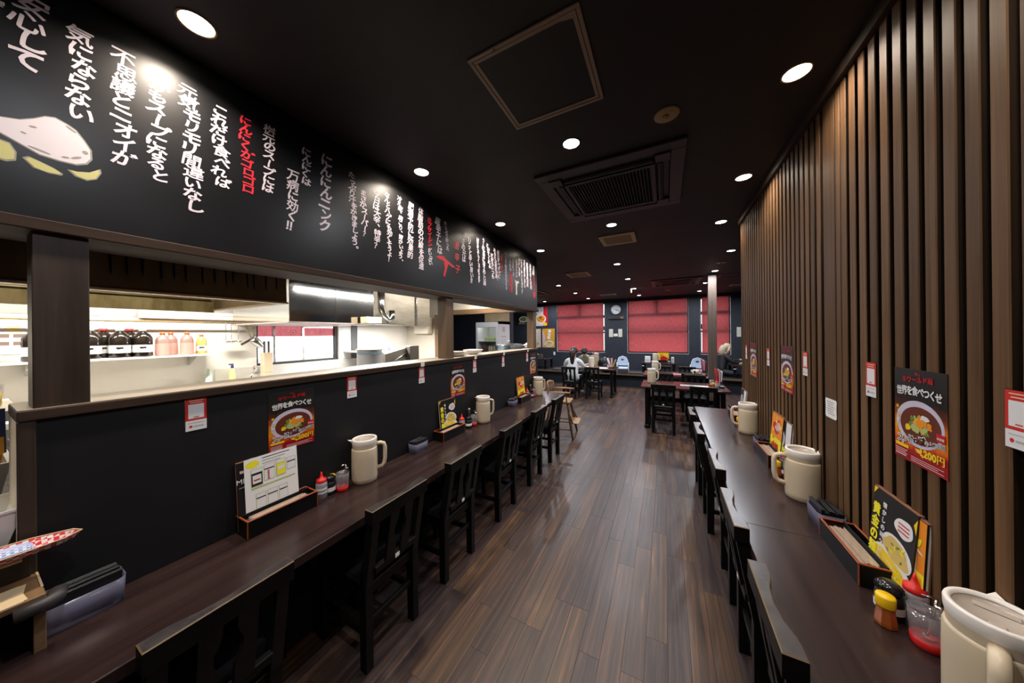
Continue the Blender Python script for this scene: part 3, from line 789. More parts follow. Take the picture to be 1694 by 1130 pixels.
# ------------------------------------------------------------------ chairs
def make_chair(label, group, tagged=True):
    d = thing('dining_chair', label, 'chair', (0, 0, 0), 0, group)
    zt = .79
    # rear posts, raked
    for sx in (-1, 1):
        t = MB(); x0, x1 = (sx * .165, sx * .127) if sx > 0 else (-.165, -.127)
        xa, xb = min(x0, x1), max(x0, x1)
        def ring(z, y0, y1): return [(xa, y0, z), (xb, y0, z), (xb, y1, z), (xa, y1, z)]
        R = [ring(0, -.21, -.165), ring(.40, -.21, -.16), ring(.735, -.268, -.228)]
        vs = sum(R, []); fs = [(3, 2, 1, 0), (8, 9, 10, 11)]
        for k in (0, 4):
            for i in range(4): fs.append((k + i, k + (i + 1) % 4, k + 4 + (i + 1) % 4, k + 4 + i))
        t.add(vs, fs); t.build('rear_leg', BLACKLAQ, d)
    # top rail: straight back edge, scooped front edge, scuffed upper face
    prof = [(-.175, -.275), (.175, -.275), (.175, -.222), (.13, -.222), (.105, -.226), (.06, -.240), (0, -.246), (-.06, -.240), (-.105, -.226), (-.13, -.222), (-.175, -.222)]
    t = MB(); t.prism(prof, .725, zt - .003, 0)
    cx, cy = 0, -.25; ins = []
    for x, y in prof: ins.append((x - (.003 if x > .16 else -.003 if x < -.16 else 0), y + (.003 if y < -.27 else -.003)))
    n = len(prof)
    o = len(t.v); t.v += [(x, y, zt - .003) for x, y in prof] + [(x, y, zt) for x, y in ins]
    for i in range(n):
        j = (i + 1) % n; t.f.append((o + i, o + j, o + n + j, o + n + i)); t.m.append(1); t.sm.append(False)
    t.f.append(tuple(o + n + i for i in range(n))); t.m.append(2); t.sm.append(False)
    t.build('top_rail', [BLACKLAQ, WORN, RAILTOP], d)
    # slats with a keyhole gap between
    def yb(z): return -.215 - (z - .40) * .16
    for xa, xb, notch in ((-.072, -.018, 1), (.018, .072, -1)):
        t = MB(); xs = []
        zs = [.475, .56, .585, .61, .64, .665, .69, .73]
        nt = [0, 0, .010, .018, .018, .006, 0, 0]
        vs = []; fs = []
        for z, nn in zip(zs, nt):
            a = xa - (nn * .0 if notch > 0 else nn * -1.0) if notch < 0 else xa
            b = xb - nn if notch > 0 else xb
            a = xa + nn if notch < 0 else xa
            y0 = yb(z) - .008
            vs += [(a, y0, z), (b, y0, z), (b, y0 + .016, z), (a, y0 + .016, z)]
        for k in range(len(zs) - 1):
            for i in range(4): fs.append((4 * k + i, 4 * k + (i + 1) % 4, 4 * k + 4 + (i + 1) % 4, 4 * k + 4 + i))
        t.add(vs, fs); t.build('back_slat', BLACKLAQ, d)
    t = MB(); t.box(-.128, .128, -.232, -.206, .452, .485, b=.003); lr = t.build('lower_rail', BLACKLAQ, d)
    if tagged:
        t = MB(); t.box(-.013, .013, -.2345, -.2325, .458, .478); t.build('number_tag', TAGW, lr)
    for sx in (-1, 1):
        t = MB(); t.box(sx * .165, sx * .13, .13, .165, 0, .39, b=.003); t.build('front_leg', BLACKLAQ, d)
        t = MB(); t.box(sx * .158, sx * .136, -.17, .14, .16, .19, b=.002); t.build('side_stretcher', BLACKLAQ, d)
        t = MB(); t.box(sx * .160, sx * .138, -.17, .14, .345, .395, b=.002); t.build('side_rail', BLACKLAQ, d)
    for y0 in (-.195, .145):
        t = MB(); t.box(-.13, .13, y0, y0 + .02, .20, .23, b=.002); t.build('cross_stretcher', BLACKLAQ, d)
        t = MB(); t.box(-.14, .14, y0, y0 + .02, .345, .395, b=.002); t.build('seat_rail', BLACKLAQ, d)
    t = MB(); t.box(-.168, .168, -.175, .185, .395, .435, b=.014); t.build('seat', VINYL, d)
    return d
LG, RG = 'chairs along the kitchen partition counter', 'chairs along the slatted wall counter'
ords = ['nearest the camera, cut by the frame', 'second from the camera', 'third from the camera', 'fourth from the camera', 'fifth from the camera', 'last before the wooden high chair']
ch0 = make_chair('black slat-back chair at the kitchen partition counter, ' + ords[0], LG)
for i, y in enumerate((.405, 1.075, 1.635, 2.33, 2.99, 3.62)):
    o = ch0 if i == 0 else dup(ch0, (0, 0, 0), label='black slat-back chair at the kitchen partition counter, ' + ords[i])
    o.location = (-1.47, y, 0); o.rotation_euler = (0, 0, PI / 2)
ords = ['nearest the camera with a worn gold edge', 'second from the camera', 'third from the camera', 'fourth from the camera', 'last one at the far end']
for i, (x, y) in enumerate(((.530, 1.145), (.525, 1.695), (.535, 2.285), (.498, 2.955), (.490, 3.57))):
    o = dup(ch0, (x, y, 0), -PI / 2, 'black slat-back chair at the slatted wall counter, ' + ords[i]); o['group'] = RG

# ------------------------------------------------------------------ tables in the hall
def make_table(label, w, dp, h=.70):
    d = thing('dining_table', label, 'table', (0, 0, 0), 0, 'dark dining tables')
    t = MB(); t.box(-w / 2, w / 2, -dp / 2, dp / 2, h - .032, h, b=.004); t.build('tabletop', TABLETOP, d)
    for sx in (-1, 1):
        t = MB(); x = sx * (w / 2 - .09)
        t.box(x - .03, x + .03, -.30, -.24, .05, h - .03, b=.003); t.build('leg', BLACKLAQ, d)
        t = MB(); t.box(x - .03, x + .03, .24, .30, .05, h - .03, b=.003); t.build('leg', BLACKLAQ, d)
        t = MB(); t.box(x - .04, x + .04, -dp / 2 + .005, dp / 2 - .005, 0, .055, b=.012); t.build('foot', BLACKLAQ, d)
        t = MB(); t.box(x - .025, x + .025, -dp / 2 + .06, dp / 2 - .06, h - .10, h - .032, b=.003); t.build('cross_beam', BLACKLAQ, d)
    t = MB(); t.box(-w / 2 + .11, w / 2 - .11, -.015, .015, .40, .47, b=.003); t.build('stretcher', BLACKLAQ, d)
    return d
tb = make_table('nearest free dark table with a pitcher and condiments, before the pillar', 1.25, .74)
tb.location = (.255, 5.80, 0)
dup(tb, (.20, 7.32, 0), 0, 'second free dark table behind the nearest free table')
dup(tb, (-1.72, 7.92, 0), 0, 'dark table where the couple sits')
TG = 'chairs around the hall tables'
for x, y, rz, lb in ((-.03, 5.43, 0, 'left of the two on the near side of the nearest free table'), (.50, 5.43, 0, 'right of the two on the near side of the nearest free table'),
                     (-.03, 6.33, PI, 'left of the two on the far side of the nearest free table'), (.50, 6.33, PI, 'right of the two on the far side of the nearest free table'),
                     (-.05, 7.03, 0, 'left of the two on the near side of the second free table'), (.46, 7.03, 0, 'right of the two on the near side of the second free table'),
                     (-.05, 7.80, PI, 'left of the two on the far side of the second free table'), (.46, 7.80, PI, 'right of the two on the far side of the second free table'),
                     (-2.10, 7.28, 0, 'under the guest in the white jacket'), (-1.56, 7.40, 0, 'empty beside the guest in the white jacket'), (-2.02, 8.62, PI, 'under the guest in the olive shirt')):
    o = dup(ch0, (x, y, 0), rz, 'black slat-back chair ' + lb); o['group'] = TG

# ------------------------------------------------------------------ posters and cards
def poster_mat():
    m = mat('poster_print', (.02, .02, .02), .28)
    b = m.node_tree.nodes['Principled BSDF']
    tc = m.node_tree.nodes.new('ShaderNodeTexCoord'); sp = m.node_tree.nodes.new('ShaderNodeSeparateXYZ'); L(m, tc.outputs['Object'], sp.inputs[0])
    nz = N(m, 'ShaderNodeTexNoise', Scale=26.0, Detail=4.0); L(m, tc.outputs['Object'], nz.inputs['Vector'])
    ad = N(m, 'ShaderNodeMath', operation='MULTIPLY_ADD'); ad.inputs[1].default_value = .09; L(m, nz.outputs['Fac'], ad.inputs[0]); L(m, sp.outputs['Z'], ad.inputs[2])
    mr = m.node_tree.nodes.new('ShaderNodeMapRange'); mr.inputs['From Min'].default_value = 0.045; mr.inputs['From Max'].default_value = .342; L(m, ad.outputs[0], mr.inputs['Value'])
    rp = ramp(m, [(0, (.25, .006, .01)), (.13, (.34, .008, .01)), (.20, (.62, .10, .01)), (.30, (.75, .25, .01)), (.45, (.55, .12, .008)), (.57, (.09, .02, .01)), (.68, (.016, .015, .014)), (1, (.022, .022, .022))])
    L(m, mr.outputs[0], rp.inputs[0]); L(m, rp.outputs[0], b.inputs['Base Color'])
    return m
PM = [poster_mat(), mat('print_white', (.74, .73, .74), .35), mat('print_lavender', (.56, .52, .64), .35), mat('print_broth', (.13, .028, .015), .35), mat('print_green', (.15, .24, .04), .35),
      mat('print_leaf', (.42, .46, .16), .35), mat('print_orange', (.80, .26, .02), .35), mat('print_red', (.50, .012, .02), .35), mat('print_yellow', (.80, .55, .02), .35), mat('print_dark', (.02, .015, .014), .35), mat('print_pink', (.66, .42, .44), .35), mat('print_grey', (.33, .32, .34), .35)]
def make_poster(label):
    d = thing('noodle_poster', label, 'poster', (0, 0, 0), 0, 'spicy noodle posters')
    t = MB(); t.box(-.105, .105, -.0012, 0, 0, .297); t.build('sheet', PM[0], d)
    t = MB(); y = -.0016
    t.disc(0, .128, .097, .072, y, 2, 32, .05); t.disc(.004, .124, .082, .058, y - .0003, 3, 32, .05); t.disc(-.004, .122, .066, .046, y - .0005, 3, 24, .05, .08)
    rr = random.Random(3)
    for i in range(26):
        a = rr.uniform(0, 6.28); r = rr.uniform(.1, .85)
        t.disc(.002 + .055 * r * math.cos(a), .126 + .034 * r * math.sin(a), rr.uniform(.008, .018), rr.uniform(.005, .010), y - .0008 - i * .00002, rr.choice([4, 5, 4, 5, 8, 3, 6, 1]), 10, rr.uniform(0, 3), .18)
    t.disc(-.01, .116, .018, .016, y - .0016, 5, 14, .4, .15); t.disc(.026, .150, .018, .010, y - .0016, 1, 14, .2, .15); t.disc(.012, .134, .022, .013, y - .0018, 6, 16, .2, .08); t.disc(-.042, .110, .012, .010, y - .0016, 8, 12, .2, .1)
    t.build('bowl_picture', PM, d)
    t = MB(); y = -.0030
    t.text('桝元', 0, .279, .011, y, 7, .05); t.text('辛ワールド麺', -.003, .258, .021, y, 7, .03, slope=.05)
    for i, ch in enumerate('世界を食べつくせ'):
        fx = -.079 + i * .0226
        t.glyph(ch, fx, .229 - .006 * math.cos((i - 3.5) * .6) * 0 - .0009 * (i - 3.5) ** 2 * .5, .031, y, 1, .035, sx=.84)
    for k in (0, 1):
        for i, ch in enumerate('スンドゥブ'): t.glyph(ch, -.076 + i * .0225, .066 + i * .0035, (.032, .023, .030, .022, .030)[i] * (1.0 if k else 1.0), y - .0004 * k, 1 if k == 0 else 9, .085 if k == 0 else .0)
        for i, ch in enumerate('キムチ辛麺'): t.glyph(ch, .034 + i * .0145, .080 + i * .002, .0155, y - .0004 * k, 1 if k == 0 else 9, .10 if k == 0 else .0)
    t.box(.070, .100, y, y + .0005, .098, .122, 7); t.text('再登場', .085, .105, .0085, y - .0006, 1, .05)
    t.text('1,200円', .052, .036, .030, y - .0004, 8, .05)
    t.flat([(-.012, .052), (.018, .052), (.012, .043), (.006, .040), (.000, .040), (-.006, .043)], y - .0004, 8)
    t.quad(-.098, -.040, .040, .050, y, 8)
    for k in range(4): t.quad(-.098 + k * .0, -.045 - .006 * (k % 2), .030 - .006 * k, .0325 - .006 * k, y, 10 if k < 3 else 1)
    for k in range(3): t.quad(-.030, .095 - .02 * (k % 2), .020 - .006 * k, .0222 - .006 * k, y, 10)
    for i, ch in enumerate('辛さと旨さ'): t.glyph(ch, -.088 + .006 * math.sin(i), .168 - i * .0155, .013, y, 1 if i % 2 else 8, .07)
    t.build('lettering', PM, d)
    return d
P0 = make_poster('spicy noodle poster on the black partition, above the white order sheet')
first = True
for x, y, z, rz, lb in ((XL, .833, 1.022, LEFT, 'spicy noodle poster on the black partition, above the white order sheet'),
                        (XL, 2.213, 1.030, LEFT, 'spicy noodle poster on the black partition, above the second condiment set'),
                        (XL, 3.975, 1.020, LEFT, 'spicy noodle poster on the black partition, near the end of the counter'),
                        (XR - .001, 1.383, 1.180, RIGHT, 'largest spicy noodle poster on the slats, right of the small white note'),
                        (XR - .001, 2.49, 1.210, RIGHT, 'spicy noodle poster on the slats, left of the small white note'),
                        (XR - .001, 3.29, 1.205, RIGHT, 'small looking spicy noodle poster on the last slats')):
    o = P0 if first else dup(P0, (0, 0, 0), 0, lb); first = False
    o.location = (x, y, z); o.rotation_euler = (0, 0, rz)
def make_card(label):
    d = thing('payment_card', label, 'card', (0, 0, 0), 0, 'red and white payment cards')
    t = MB(); t.box(-.0335, .0335, -.001, 0, -.003, .133); t.build('clear_sleeve', CLEAR, d)
    t = MB(); y = -.0014
    t.quad(-.031, .031, .041, .130, y, 0); t.quad(-.031, .031, 0, .041, y, 1); t.quad(-.023, .023, .049, .107, y - .0003, 1)
    for k in range(2): t.quad(-.022 + .004 * k, .022 - .004 * k, .121 - .008 * k, .1235 - .008 * k, y - .0003, 2)
    t.quad(-.008, .008, .053, .056, y - .0006, 0); t.quad(-.024, .024, .030, .032, y - .0003, 3); t.disc(-.016, .017, .005, .005, y - .0003, 0, 12); t.quad(-.008, .022, .014, .019, y - .0003, 3)
    t.build('printed_sheet', [mat('card_red', (.58, .03, .025), .35), mat('card_white', (.74, .73, .74), .4), mat('card_cream', (.80, .62, .45), .4), mat('card_grey', (.42, .41, .43), .4)], d)
    return d
K0 = make_card('x'); first = True
clips = []
for x, y, z, rz, lb in ((XL, .479, 1.218, LEFT, 'red and white card on the black partition nearest the camera'), (XL, 1.161, 1.218, LEFT, 'red and white card on the black partition right above the first pitcher'),
                        (XL, 1.749, 1.218, LEFT, 'red and white card on the black partition left of the second poster'), (XL, 2.485, 1.216, LEFT, 'red and white card on the black partition above the second pitcher'),
                        (XL, 3.08, 1.214, LEFT, 'red and white card on the black partition above the third napkin box'), (XL, 3.772, 1.216, LEFT, 'red and white card on the black partition beside the last poster'),
                        (XR - .001, 1.091, 1.333, RIGHT, 'red and white card on the slats cut by the right frame'), (XR - .001, 1.619, 1.349, RIGHT, 'red and white card on the slats between the white note and the large poster'),
                        (XR - .001, 2.208, 1.353, RIGHT, 'red and white card on the slats left above the white note'), (XR - .001, 2.868, 1.343, RIGHT, 'red and white card on the slats between two small posters'),
                        (XR - .001, 3.54, 1.343, RIGHT, 'red and white card on the last slats beside the hall')):
    o = K0 if first else dup(K0, (0, 0, 0), 0, lb); first = False
    o.location = (x, y, z); o.rotation_euler = (0, 0, rz); o['label'] = lb
for i, y in enumerate((1.749, 2.487, 3.083, 3.775)):
    d = thing('seat_tag', 'small white tag on the wood ledge above the ' + ('third', 'fourth', 'fifth', 'sixth')[i] + ' red card of the black partition', 'tag', (XL + .0125, y, 1.351), LEFT, 'white tags on the ledge')
    t = MB(); t.box(-.019, .019, -.0012, 0, 0, .030); t.build('tag_sheet', TAGW, d)
    t = MB(); t.quad(-.012, .012, .018, .021, -.0015); t.quad(-.010, .008, .010, .013, -.0015); t.build('print', PM[11], d)
d = thing('wall_note', 'small white rounded note stuck to the broad board of the slats', 'note', (XR - .001, 1.927, 1.188), RIGHT)
t = MB(); t.prism([(-.052, .008), (-.044, 0), (.044, 0), (.052, .008), (.050, .05), (.053, .082), (.045, .090), (-.045, .090), (-.052, .082), (-.049, .05)], -.0012, 0)
t.v = [(x, z, y) for x, y, z in t.v]; t.build('note_sheet', PAPER, d)
t = MB()
for k in range(6): t.quad(-.036 + .004 * (k % 3), .036 - .006 * ((k + 1) % 3), .074 - k * .011, .078 - k * .011, -.0016, 0)
t.build('print', mat('print_grey', (.33, .32, .34), .35), d)

# ------------------------------------------------------------------ counter-top things
def make_pitcher(label):
    d = thing('water_pitcher', label, 'pitcher', (0, 0, 0), 0, 'cream water pitchers')
    t = MB(); t.lathe([(.064, 0), (.069, .004), (.0715, .03), (.0715, .15), (.0705, .195), (.069, .201), (.0655, .203)], 32, m=0); t.build('body', CREAM, d)
    t = MB(); t.lathe([(.0655, .202), (.0665, .215), (.0675, .226)], 32, caps=False); t.build('neck', CREAM, d)
    t = MB(); t.lathe([(.0670, .224), (.0690, .232), (.0695, .252), (.0675, .257), (.0600, .257), (.0575, .250)], 32, caps=False)
    # pouring lip
    t.add([(-.018, .066, .250), (.018, .066, .250), (0, .092, .258), (-.014, .060, .232), (.014, .060, .232)], [(0, 1, 2), (0, 2, 3), (2, 1, 4), (3, 2, 4)], 0)
    lrg = t.build('lid_ring', COLLAR, d)
    t = MB(); t.lathe([(.058, .249), (.054, .243), (0.0001, .241)], 32, caps=False); t.box(-.030, .030, .022, .040, .2415, .246, b=.002); t.box(-.012, .012, -.05, -.03, .2415, .249, b=.003); t.build('lid', LIDIN, lrg)
    t = MB(); t.tube([(0, -.064, .212), (0, -.088, .214), (0, -.107, .206), (0, -.114, .185), (0, -.114, .115), (0, -.109, .085), (0, -.096, .068), (0, -.068, .062)], .0115, 10, flat=1.25); t.build('handle', CREAM, d)
    return d
pt = make_pitcher('x'); first = True
for x, y, rz, lb in ((-1.632, 1.180, PI / 2 + .95, 'cream water pitcher on the black partition counter nearest the camera'), (-1.632, 2.50, PI / 2 + 1.0, 'cream water pitcher on the black partition counter before the second poster'),
                     (-1.632, 3.955, PI / 2 + 1.0, 'cream water pitcher at the far end of the black partition counter'), (.644, 1.064, 2.62 - PI, 'large cream water pitcher cut by the lower right corner'),
                     (.640, 2.085, -PI / 2 - .1, 'cream water pitcher in the middle of the slatted wall counter'), (.640, 3.23, -PI / 2 - .1, 'cream water pitcher toward the far end of the slatted wall counter')):
    o = pt if first else dup(pt, (0, 0, 0), 0, lb); first = False
    o.location = (x, y, CZ); o.rotation_euler = (0, 0, rz); o['label'] = lb

def make_chopstick_box(label):
    """long lacquer box; local x along its length, open side up"""
    d = thing('chopstick_box', label, 'box', (0, 0, 0), 0, 'lacquered chopstick boxes')
    l, w, h = .145, .054, .074
    t = MB()
    t.box(-l, l, -w, w, 0, .006, b=.001); t.box(-l, l, -w, -w + .006, 0, h); t.box(-l, l, w - .006, w, 0, h); t.box(-l, -l + .006, -w, w, 0, h); t.box(l - .006, l, -w, w, 0, h)
    t.build('body', BLACKLAQ, d)
    t = MB()
    for a in ((-l - .001, l + .001, -w - .001, -w + .007), (-l - .001, l + .001, w - .007, w + .001), (-l - .001, -l + .007, -w, w), (l - .007, l + .001, -w, w)): t.box(*a, h, h + .005, b=.0015)
    for sx in (-1, 1): t.box(sx * (l + .001), sx * (l - .003), -w - .0012, -w + .002, .004, h)
    t.build('rim', ORANGER, d)
    t = MB(); t.box(-l + .006, l - .006, -w + .006, .016, h - .0045, h - .003); t.build('clear_lid', CLEAR, d)
    t = MB(); t.box(-l + .006, l - .006, .016, .021, .006, h + .009, b=.001); t.build('divider', BLACKLAQ, d)
    return d
def make_sticks(label):
    t = MB(); rr = random.Random(5)
    for k in range(11):
        y = -.042 + k * .0052; z = .064 + rr.uniform(-.002, .002); x0 = -.118 + rr.uniform(0, .012)
        t.box(x0, x0 + .225, y - .0023, y + .0023, z - .004, z + .003, b=.0009)
        t.box(x0, x0 + .225, y - .0023, y + .0023, z - .013, z - .006)
    o = t.build('chopsticks', mat('pale_chopstick_wood', (.62, .47, .33), .5)); tag(o, label, 'chopsticks', 'chopsticks in the lacquered boxes'); o['kind'] = 'stuff'
    return o
BOXES = [(-1.660, .745, LEFT, 'under the white order sheet'), (-1.664, 2.02, LEFT, 'beside the second poster of the black partition'), (-1.664, 3.50, LEFT, 'near the far end of the black partition counter'),
         (.640, 1.592, RIGHT, 'under the nearest noodle menu by the slats'), (.640, 2.60, RIGHT, 'behind the middle pitcher of the slatted wall counter'), (.640, 3.64, RIGHT, 'behind the far pitcher of the slatted wall counter')]
bx = make_chopstick_box('x'); sk = make_sticks('x'); first = True
for x, y, rz, lb in BOXES:
    o = bx if first else dup(bx, (0, 0, 0), 0); s2 = sk if first else dup(sk, (0, 0, 0), 0); first = False
    o.location = (x, y, CZ); o.rotation_euler = (0, 0, rz); o['label'] = 'black lacquer chopstick box with orange rim ' + lb
    s2.location = (x, y, CZ); s2.rotation_euler = (0, 0, rz); s2['label'] = 'pale disposable chopsticks in the box ' + lb

def rounded(w, l, r, n=5):
    pts = []
    for cx, cy, a0 in ((w - r, l - r, 0), (-w + r, l - r, PI / 2), (-w + r, -l + r, PI), (w - r, -l + r, 1.5 * PI)):
        for i in range(n): 
            a = a0 + PI / 2 * i / (n - 1); pts.append((cx + r * math.cos(a), cy + r * math.sin(a)))
    return pts
def make_napkin_box(label):
    d = thing('napkin_box', label, 'box', (0, 0, 0), 0, 'milky boxes of black napkins')
    out = rounded(.074, .050, .024); inn = rounded(.0715, .0475, .022); n = len(out); h = .078
    t = MB(); o = 0
    t.v = [(x * .95, y * .93, 0) for x, y in out] + [(x, y, h) for x, y in out] + [(x, y, h) for x, y in inn] + [(x * .95, y * .93, .003) for x, y in inn]
    for i in range(n):
        j = (i + 1) % n
        for a, b in ((0, n), (n, 2 * n), (2 * n, 3 * n)): t.f.append((a + i, a + j, b + j, b + i)); t.m.append(0); t.sm.append(True)
    t.f.append(tuple(range(n - 1, -1, -1))); t.m.append(0); t.sm.append(False)
    t.build('milky_shell', MILKY, d)
    t = MB(); rr = random.Random(2)
    for k in range(11):
        y = -.038 + k * .0072; z1 = .092 + rr.uniform(-.006, .010)
        t.box(-.066, .066, y, y + .0052, .006, z1, b=.001)
    t.build('black_napkins', VINYL, d)
    return d
nb = make_napkin_box('x'); first = True
for x, y, rz, sc, lb in ((-1.665, .200, LEFT, 1.12, 'nearest the camera on the black partition counter, beside the rack'), (-1.668, 1.655, LEFT, .9, 'left of the second condiment set on the black partition counter'), (-1.668, 3.22, LEFT, .9, 'left of the third condiment set on the black partition counter'),
                         (.640, 1.835, RIGHT, .95, 'between the nearest chopstick box and the middle pitcher'), (.645, 2.84, RIGHT, .9, 'left of the middle chopstick box on the slatted counter'), (.645, 3.90, RIGHT, .9, 'at the far end of the slatted wall counter')):
    o = nb if first else dup(nb, (0, 0, 0), 0); first = False
    o.location = (x, y, CZ); o.rotation_euler = (0, 0, rz); o.scale = (sc, sc, sc if sc < 1 else 1.05); o['label'] = 'milky box of black napkins ' + lb

def make_squeeze(label):
    d = thing('sauce_bottle', label, 'bottle', (0, 0, 0), 0, 'red capped sauce bottles')
    t = MB(); t.lathe([(.024, 0), (.027, .003), (.027, .075), (.025, .083), (.021, .088)], 18); t.build('body', glassy('frosted_bottle', (.9, .9, .92), .06, .2, .75, (.60, .58, .62)), d)
    t = MB(); t.lathe([(.0235, .084), (.0240, .090), (.0235, .102), (.010, .106), (.0055, .125), (.0025, .140)], 18); t.build('cap', RED, d)
    t = MB(); t.lathe([(.0274, .030), (.0274, .058)], 18, caps=False); t.lathe([(.0276, .038), (.0276, .048)], 18, caps=False, m=1); t.build('label_band', [PAPER, mat('label_ink', (.25, .24, .26), .5)], d)
    return d
def make_soy(label):
    d = thing('soy_bottle', label, 'bottle', (0, 0, 0), 0, 'black soy sauce pourers')
    t = MB(); t.lathe([(.028, 0), (.031, .004), (.031, .052), (.029, .066), (.022, .074)], 20); t.build('body', BLACKP, d)
    t = MB(); t.lathe([(.0315, .020), (.0315, .042)], 20, caps=False); t.build('label_band', TAGW, d)
    t = MB(); t.lathe([(.027, .072), (.029, .078), (.028, .092), (.020, .100), (.0001, .102)], 20)
    for k in range(20):
        a = 2 * PI * k / 20; t.box(.0285 * math.cos(a) - .001, .0285 * math.cos(a) + .001, .0285 * math.sin(a) - .001, .0285 * math.sin(a) + .001, .079, .091)
    t.build('cap', mat('glossy_black_cap', (.010, .010, .011), .18), d)
    return d
def make_honey(label):
    d = thing('chili_oil_bottle', label, 'bottle', (0, 0, 0), 0, 'amber bottles with yellow caps')
    t = MB(); t.lathe([(.0215, 0), (.0245, .003), (.0245, .012), (.0205, .040), (.0195, .052), (.017, .057)], 8, smooth=False); t.build('body', mat('amber_glass', (.30, .075, .015), .12, spec=.6, coat=.5), d)
    t = MB(); t.lathe([(.0200, .056), (.0208, .058), (.0208, .084), (.019, .088), (.0001, .088)], 20); t.build('cap', YELLOW, d)
    return d
def make_cup(label):
    d = thing('condiment_cup', label, 'cup', (0, 0, 0), 0, 'clear cups of red paste')
    t = MB(); t.lathe([(.0300, .020), (.0325, .055), (.0345, .100), (.0330, .100), (.0310, .055), (.0285, .022)], 24, caps=False); t.build('clear_wall', glassy('hazy_cup', (.92, .92, .95), .12, .1, .16, (.62, .60, .64)), d)
    t = MB(); t.lathe([(.026, 0), (.0295, .003), (.0312, .024), (.0280, .026), (.0001, .024)], 24); t.build('red_base', mat('red_paste', (.55, .015, .015), .3), d)
    t = MB(); t.disc(0, 0, .0, .0); t = MB(); t.ell((.004, -.003, .028), (.016, .013, .005), 0, 10, 5); t.build('paste', mat('orange_paste', (.62, .10, .06), .5), d)
    return d
def make_spoon(label):
    t = MB(); t.tube([(0, 0, .03), (.006, .004, .07), (.012, .008, .115), (.016, .011, .138)], [.0018, .0022, .0030, .0034], 8, flat=1.5)
    t.tube([(.016, .011, .138), (.006, .004, .141), (-.008, -.003, .139)], .0022, 6); t.ell((-.002, -.002, .030), (.010, .007, .004), 0, 10, 6)
    t.ell((.020, .006, .119), (.010, .008, .006), 0, 10, 6)
    o = t.build('condiment_spoon', CHROME); tag(o, label, 'spoon', 'spoons in the clear cups')
    return o
sets = [('L', -1.668, .945, -1.672, .990, -1.640, 1.045, None, 'first condiment set of the black partition counter'),
        ('L', -1.690, 2.225, -1.660, 2.290, -1.650, 2.362, None, 'second condiment set of the black partition counter'),
        ('L', -1.690, 3.700, -1.660, 3.765, -1.650, 3.83, None, 'third condiment set of the black partition counter'),
        ('R', .669, 1.357, .610, 1.345, .640, 1.255, (.580, 1.295), 'nearest condiment set of the slatted wall counter'),
        ('R', .668, 2.40, .640, 2.36, .650, 2.29, None, 'middle condiment set of the slatted wall counter'),
        ('R', .668, 3.43, .640, 3.39, .650, 3.33, None, 'far condiment set of the slatted wall counter')]
sq = make_squeeze('x'); so = make_soy('x'); cu = make_cup('x'); sp_ = make_spoon('x'); hn = make_honey('x'); first = True; fh = True
HS = []
for side, ax, ay, bx_, by, cx, cy, hon, lb in sets:
    R_ = (lambda o: o) if first else (lambda o: dup(o, (0, 0, 0), 0))
    a, b, c, s_ = R_(sq), R_(so), R_(cu), R_(sp_); first = False
    a.location = (ax, ay, CZ); a['label'] = 'red capped sauce bottle of the ' + lb
    b.location = (bx_, by, CZ); b['label'] = 'black soy bottle of the ' + lb
    c.location = (cx, cy, CZ); c['label'] = 'clear cup with red base of the ' + lb
    s_.location = (cx, cy, CZ); s_['label'] = 'metal spoon in the clear cup of the ' + lb
    s_.rotation_euler = (0, 0, .9 if side == 'L' else -.6)
    if side == 'R' or lb.startswith('first'):
        h_ = hn if fh else dup(hn, (0, 0, 0), 0); fh = False
        p = hon or ((-1.695, 1.015) if side == 'L' else (cx - .045, cy + .06))
        h_.location = (*p, CZ); h_['label'] = 'small amber bottle with yellow cap of the ' + lb
    else:
        dk = thing('vinegar_bottle', 'tall dark bottle of the ' + lb, 'bottle', (-1.695, by + .06, CZ), 0, 'tall dark bottles')
        t = MB(); t.lathe([(.022, 0), (.024, .003), (.024, .09), (.012, .115), (.010, .145)], 16); t.build('body', BLACKP, dk)
        t = MB(); t.lathe([(.0115, .142), (.0115, .162), (.0001, .163)], 14); t.build('cap', mat('grey_cap', (.25, .24, .24), .3), dk)

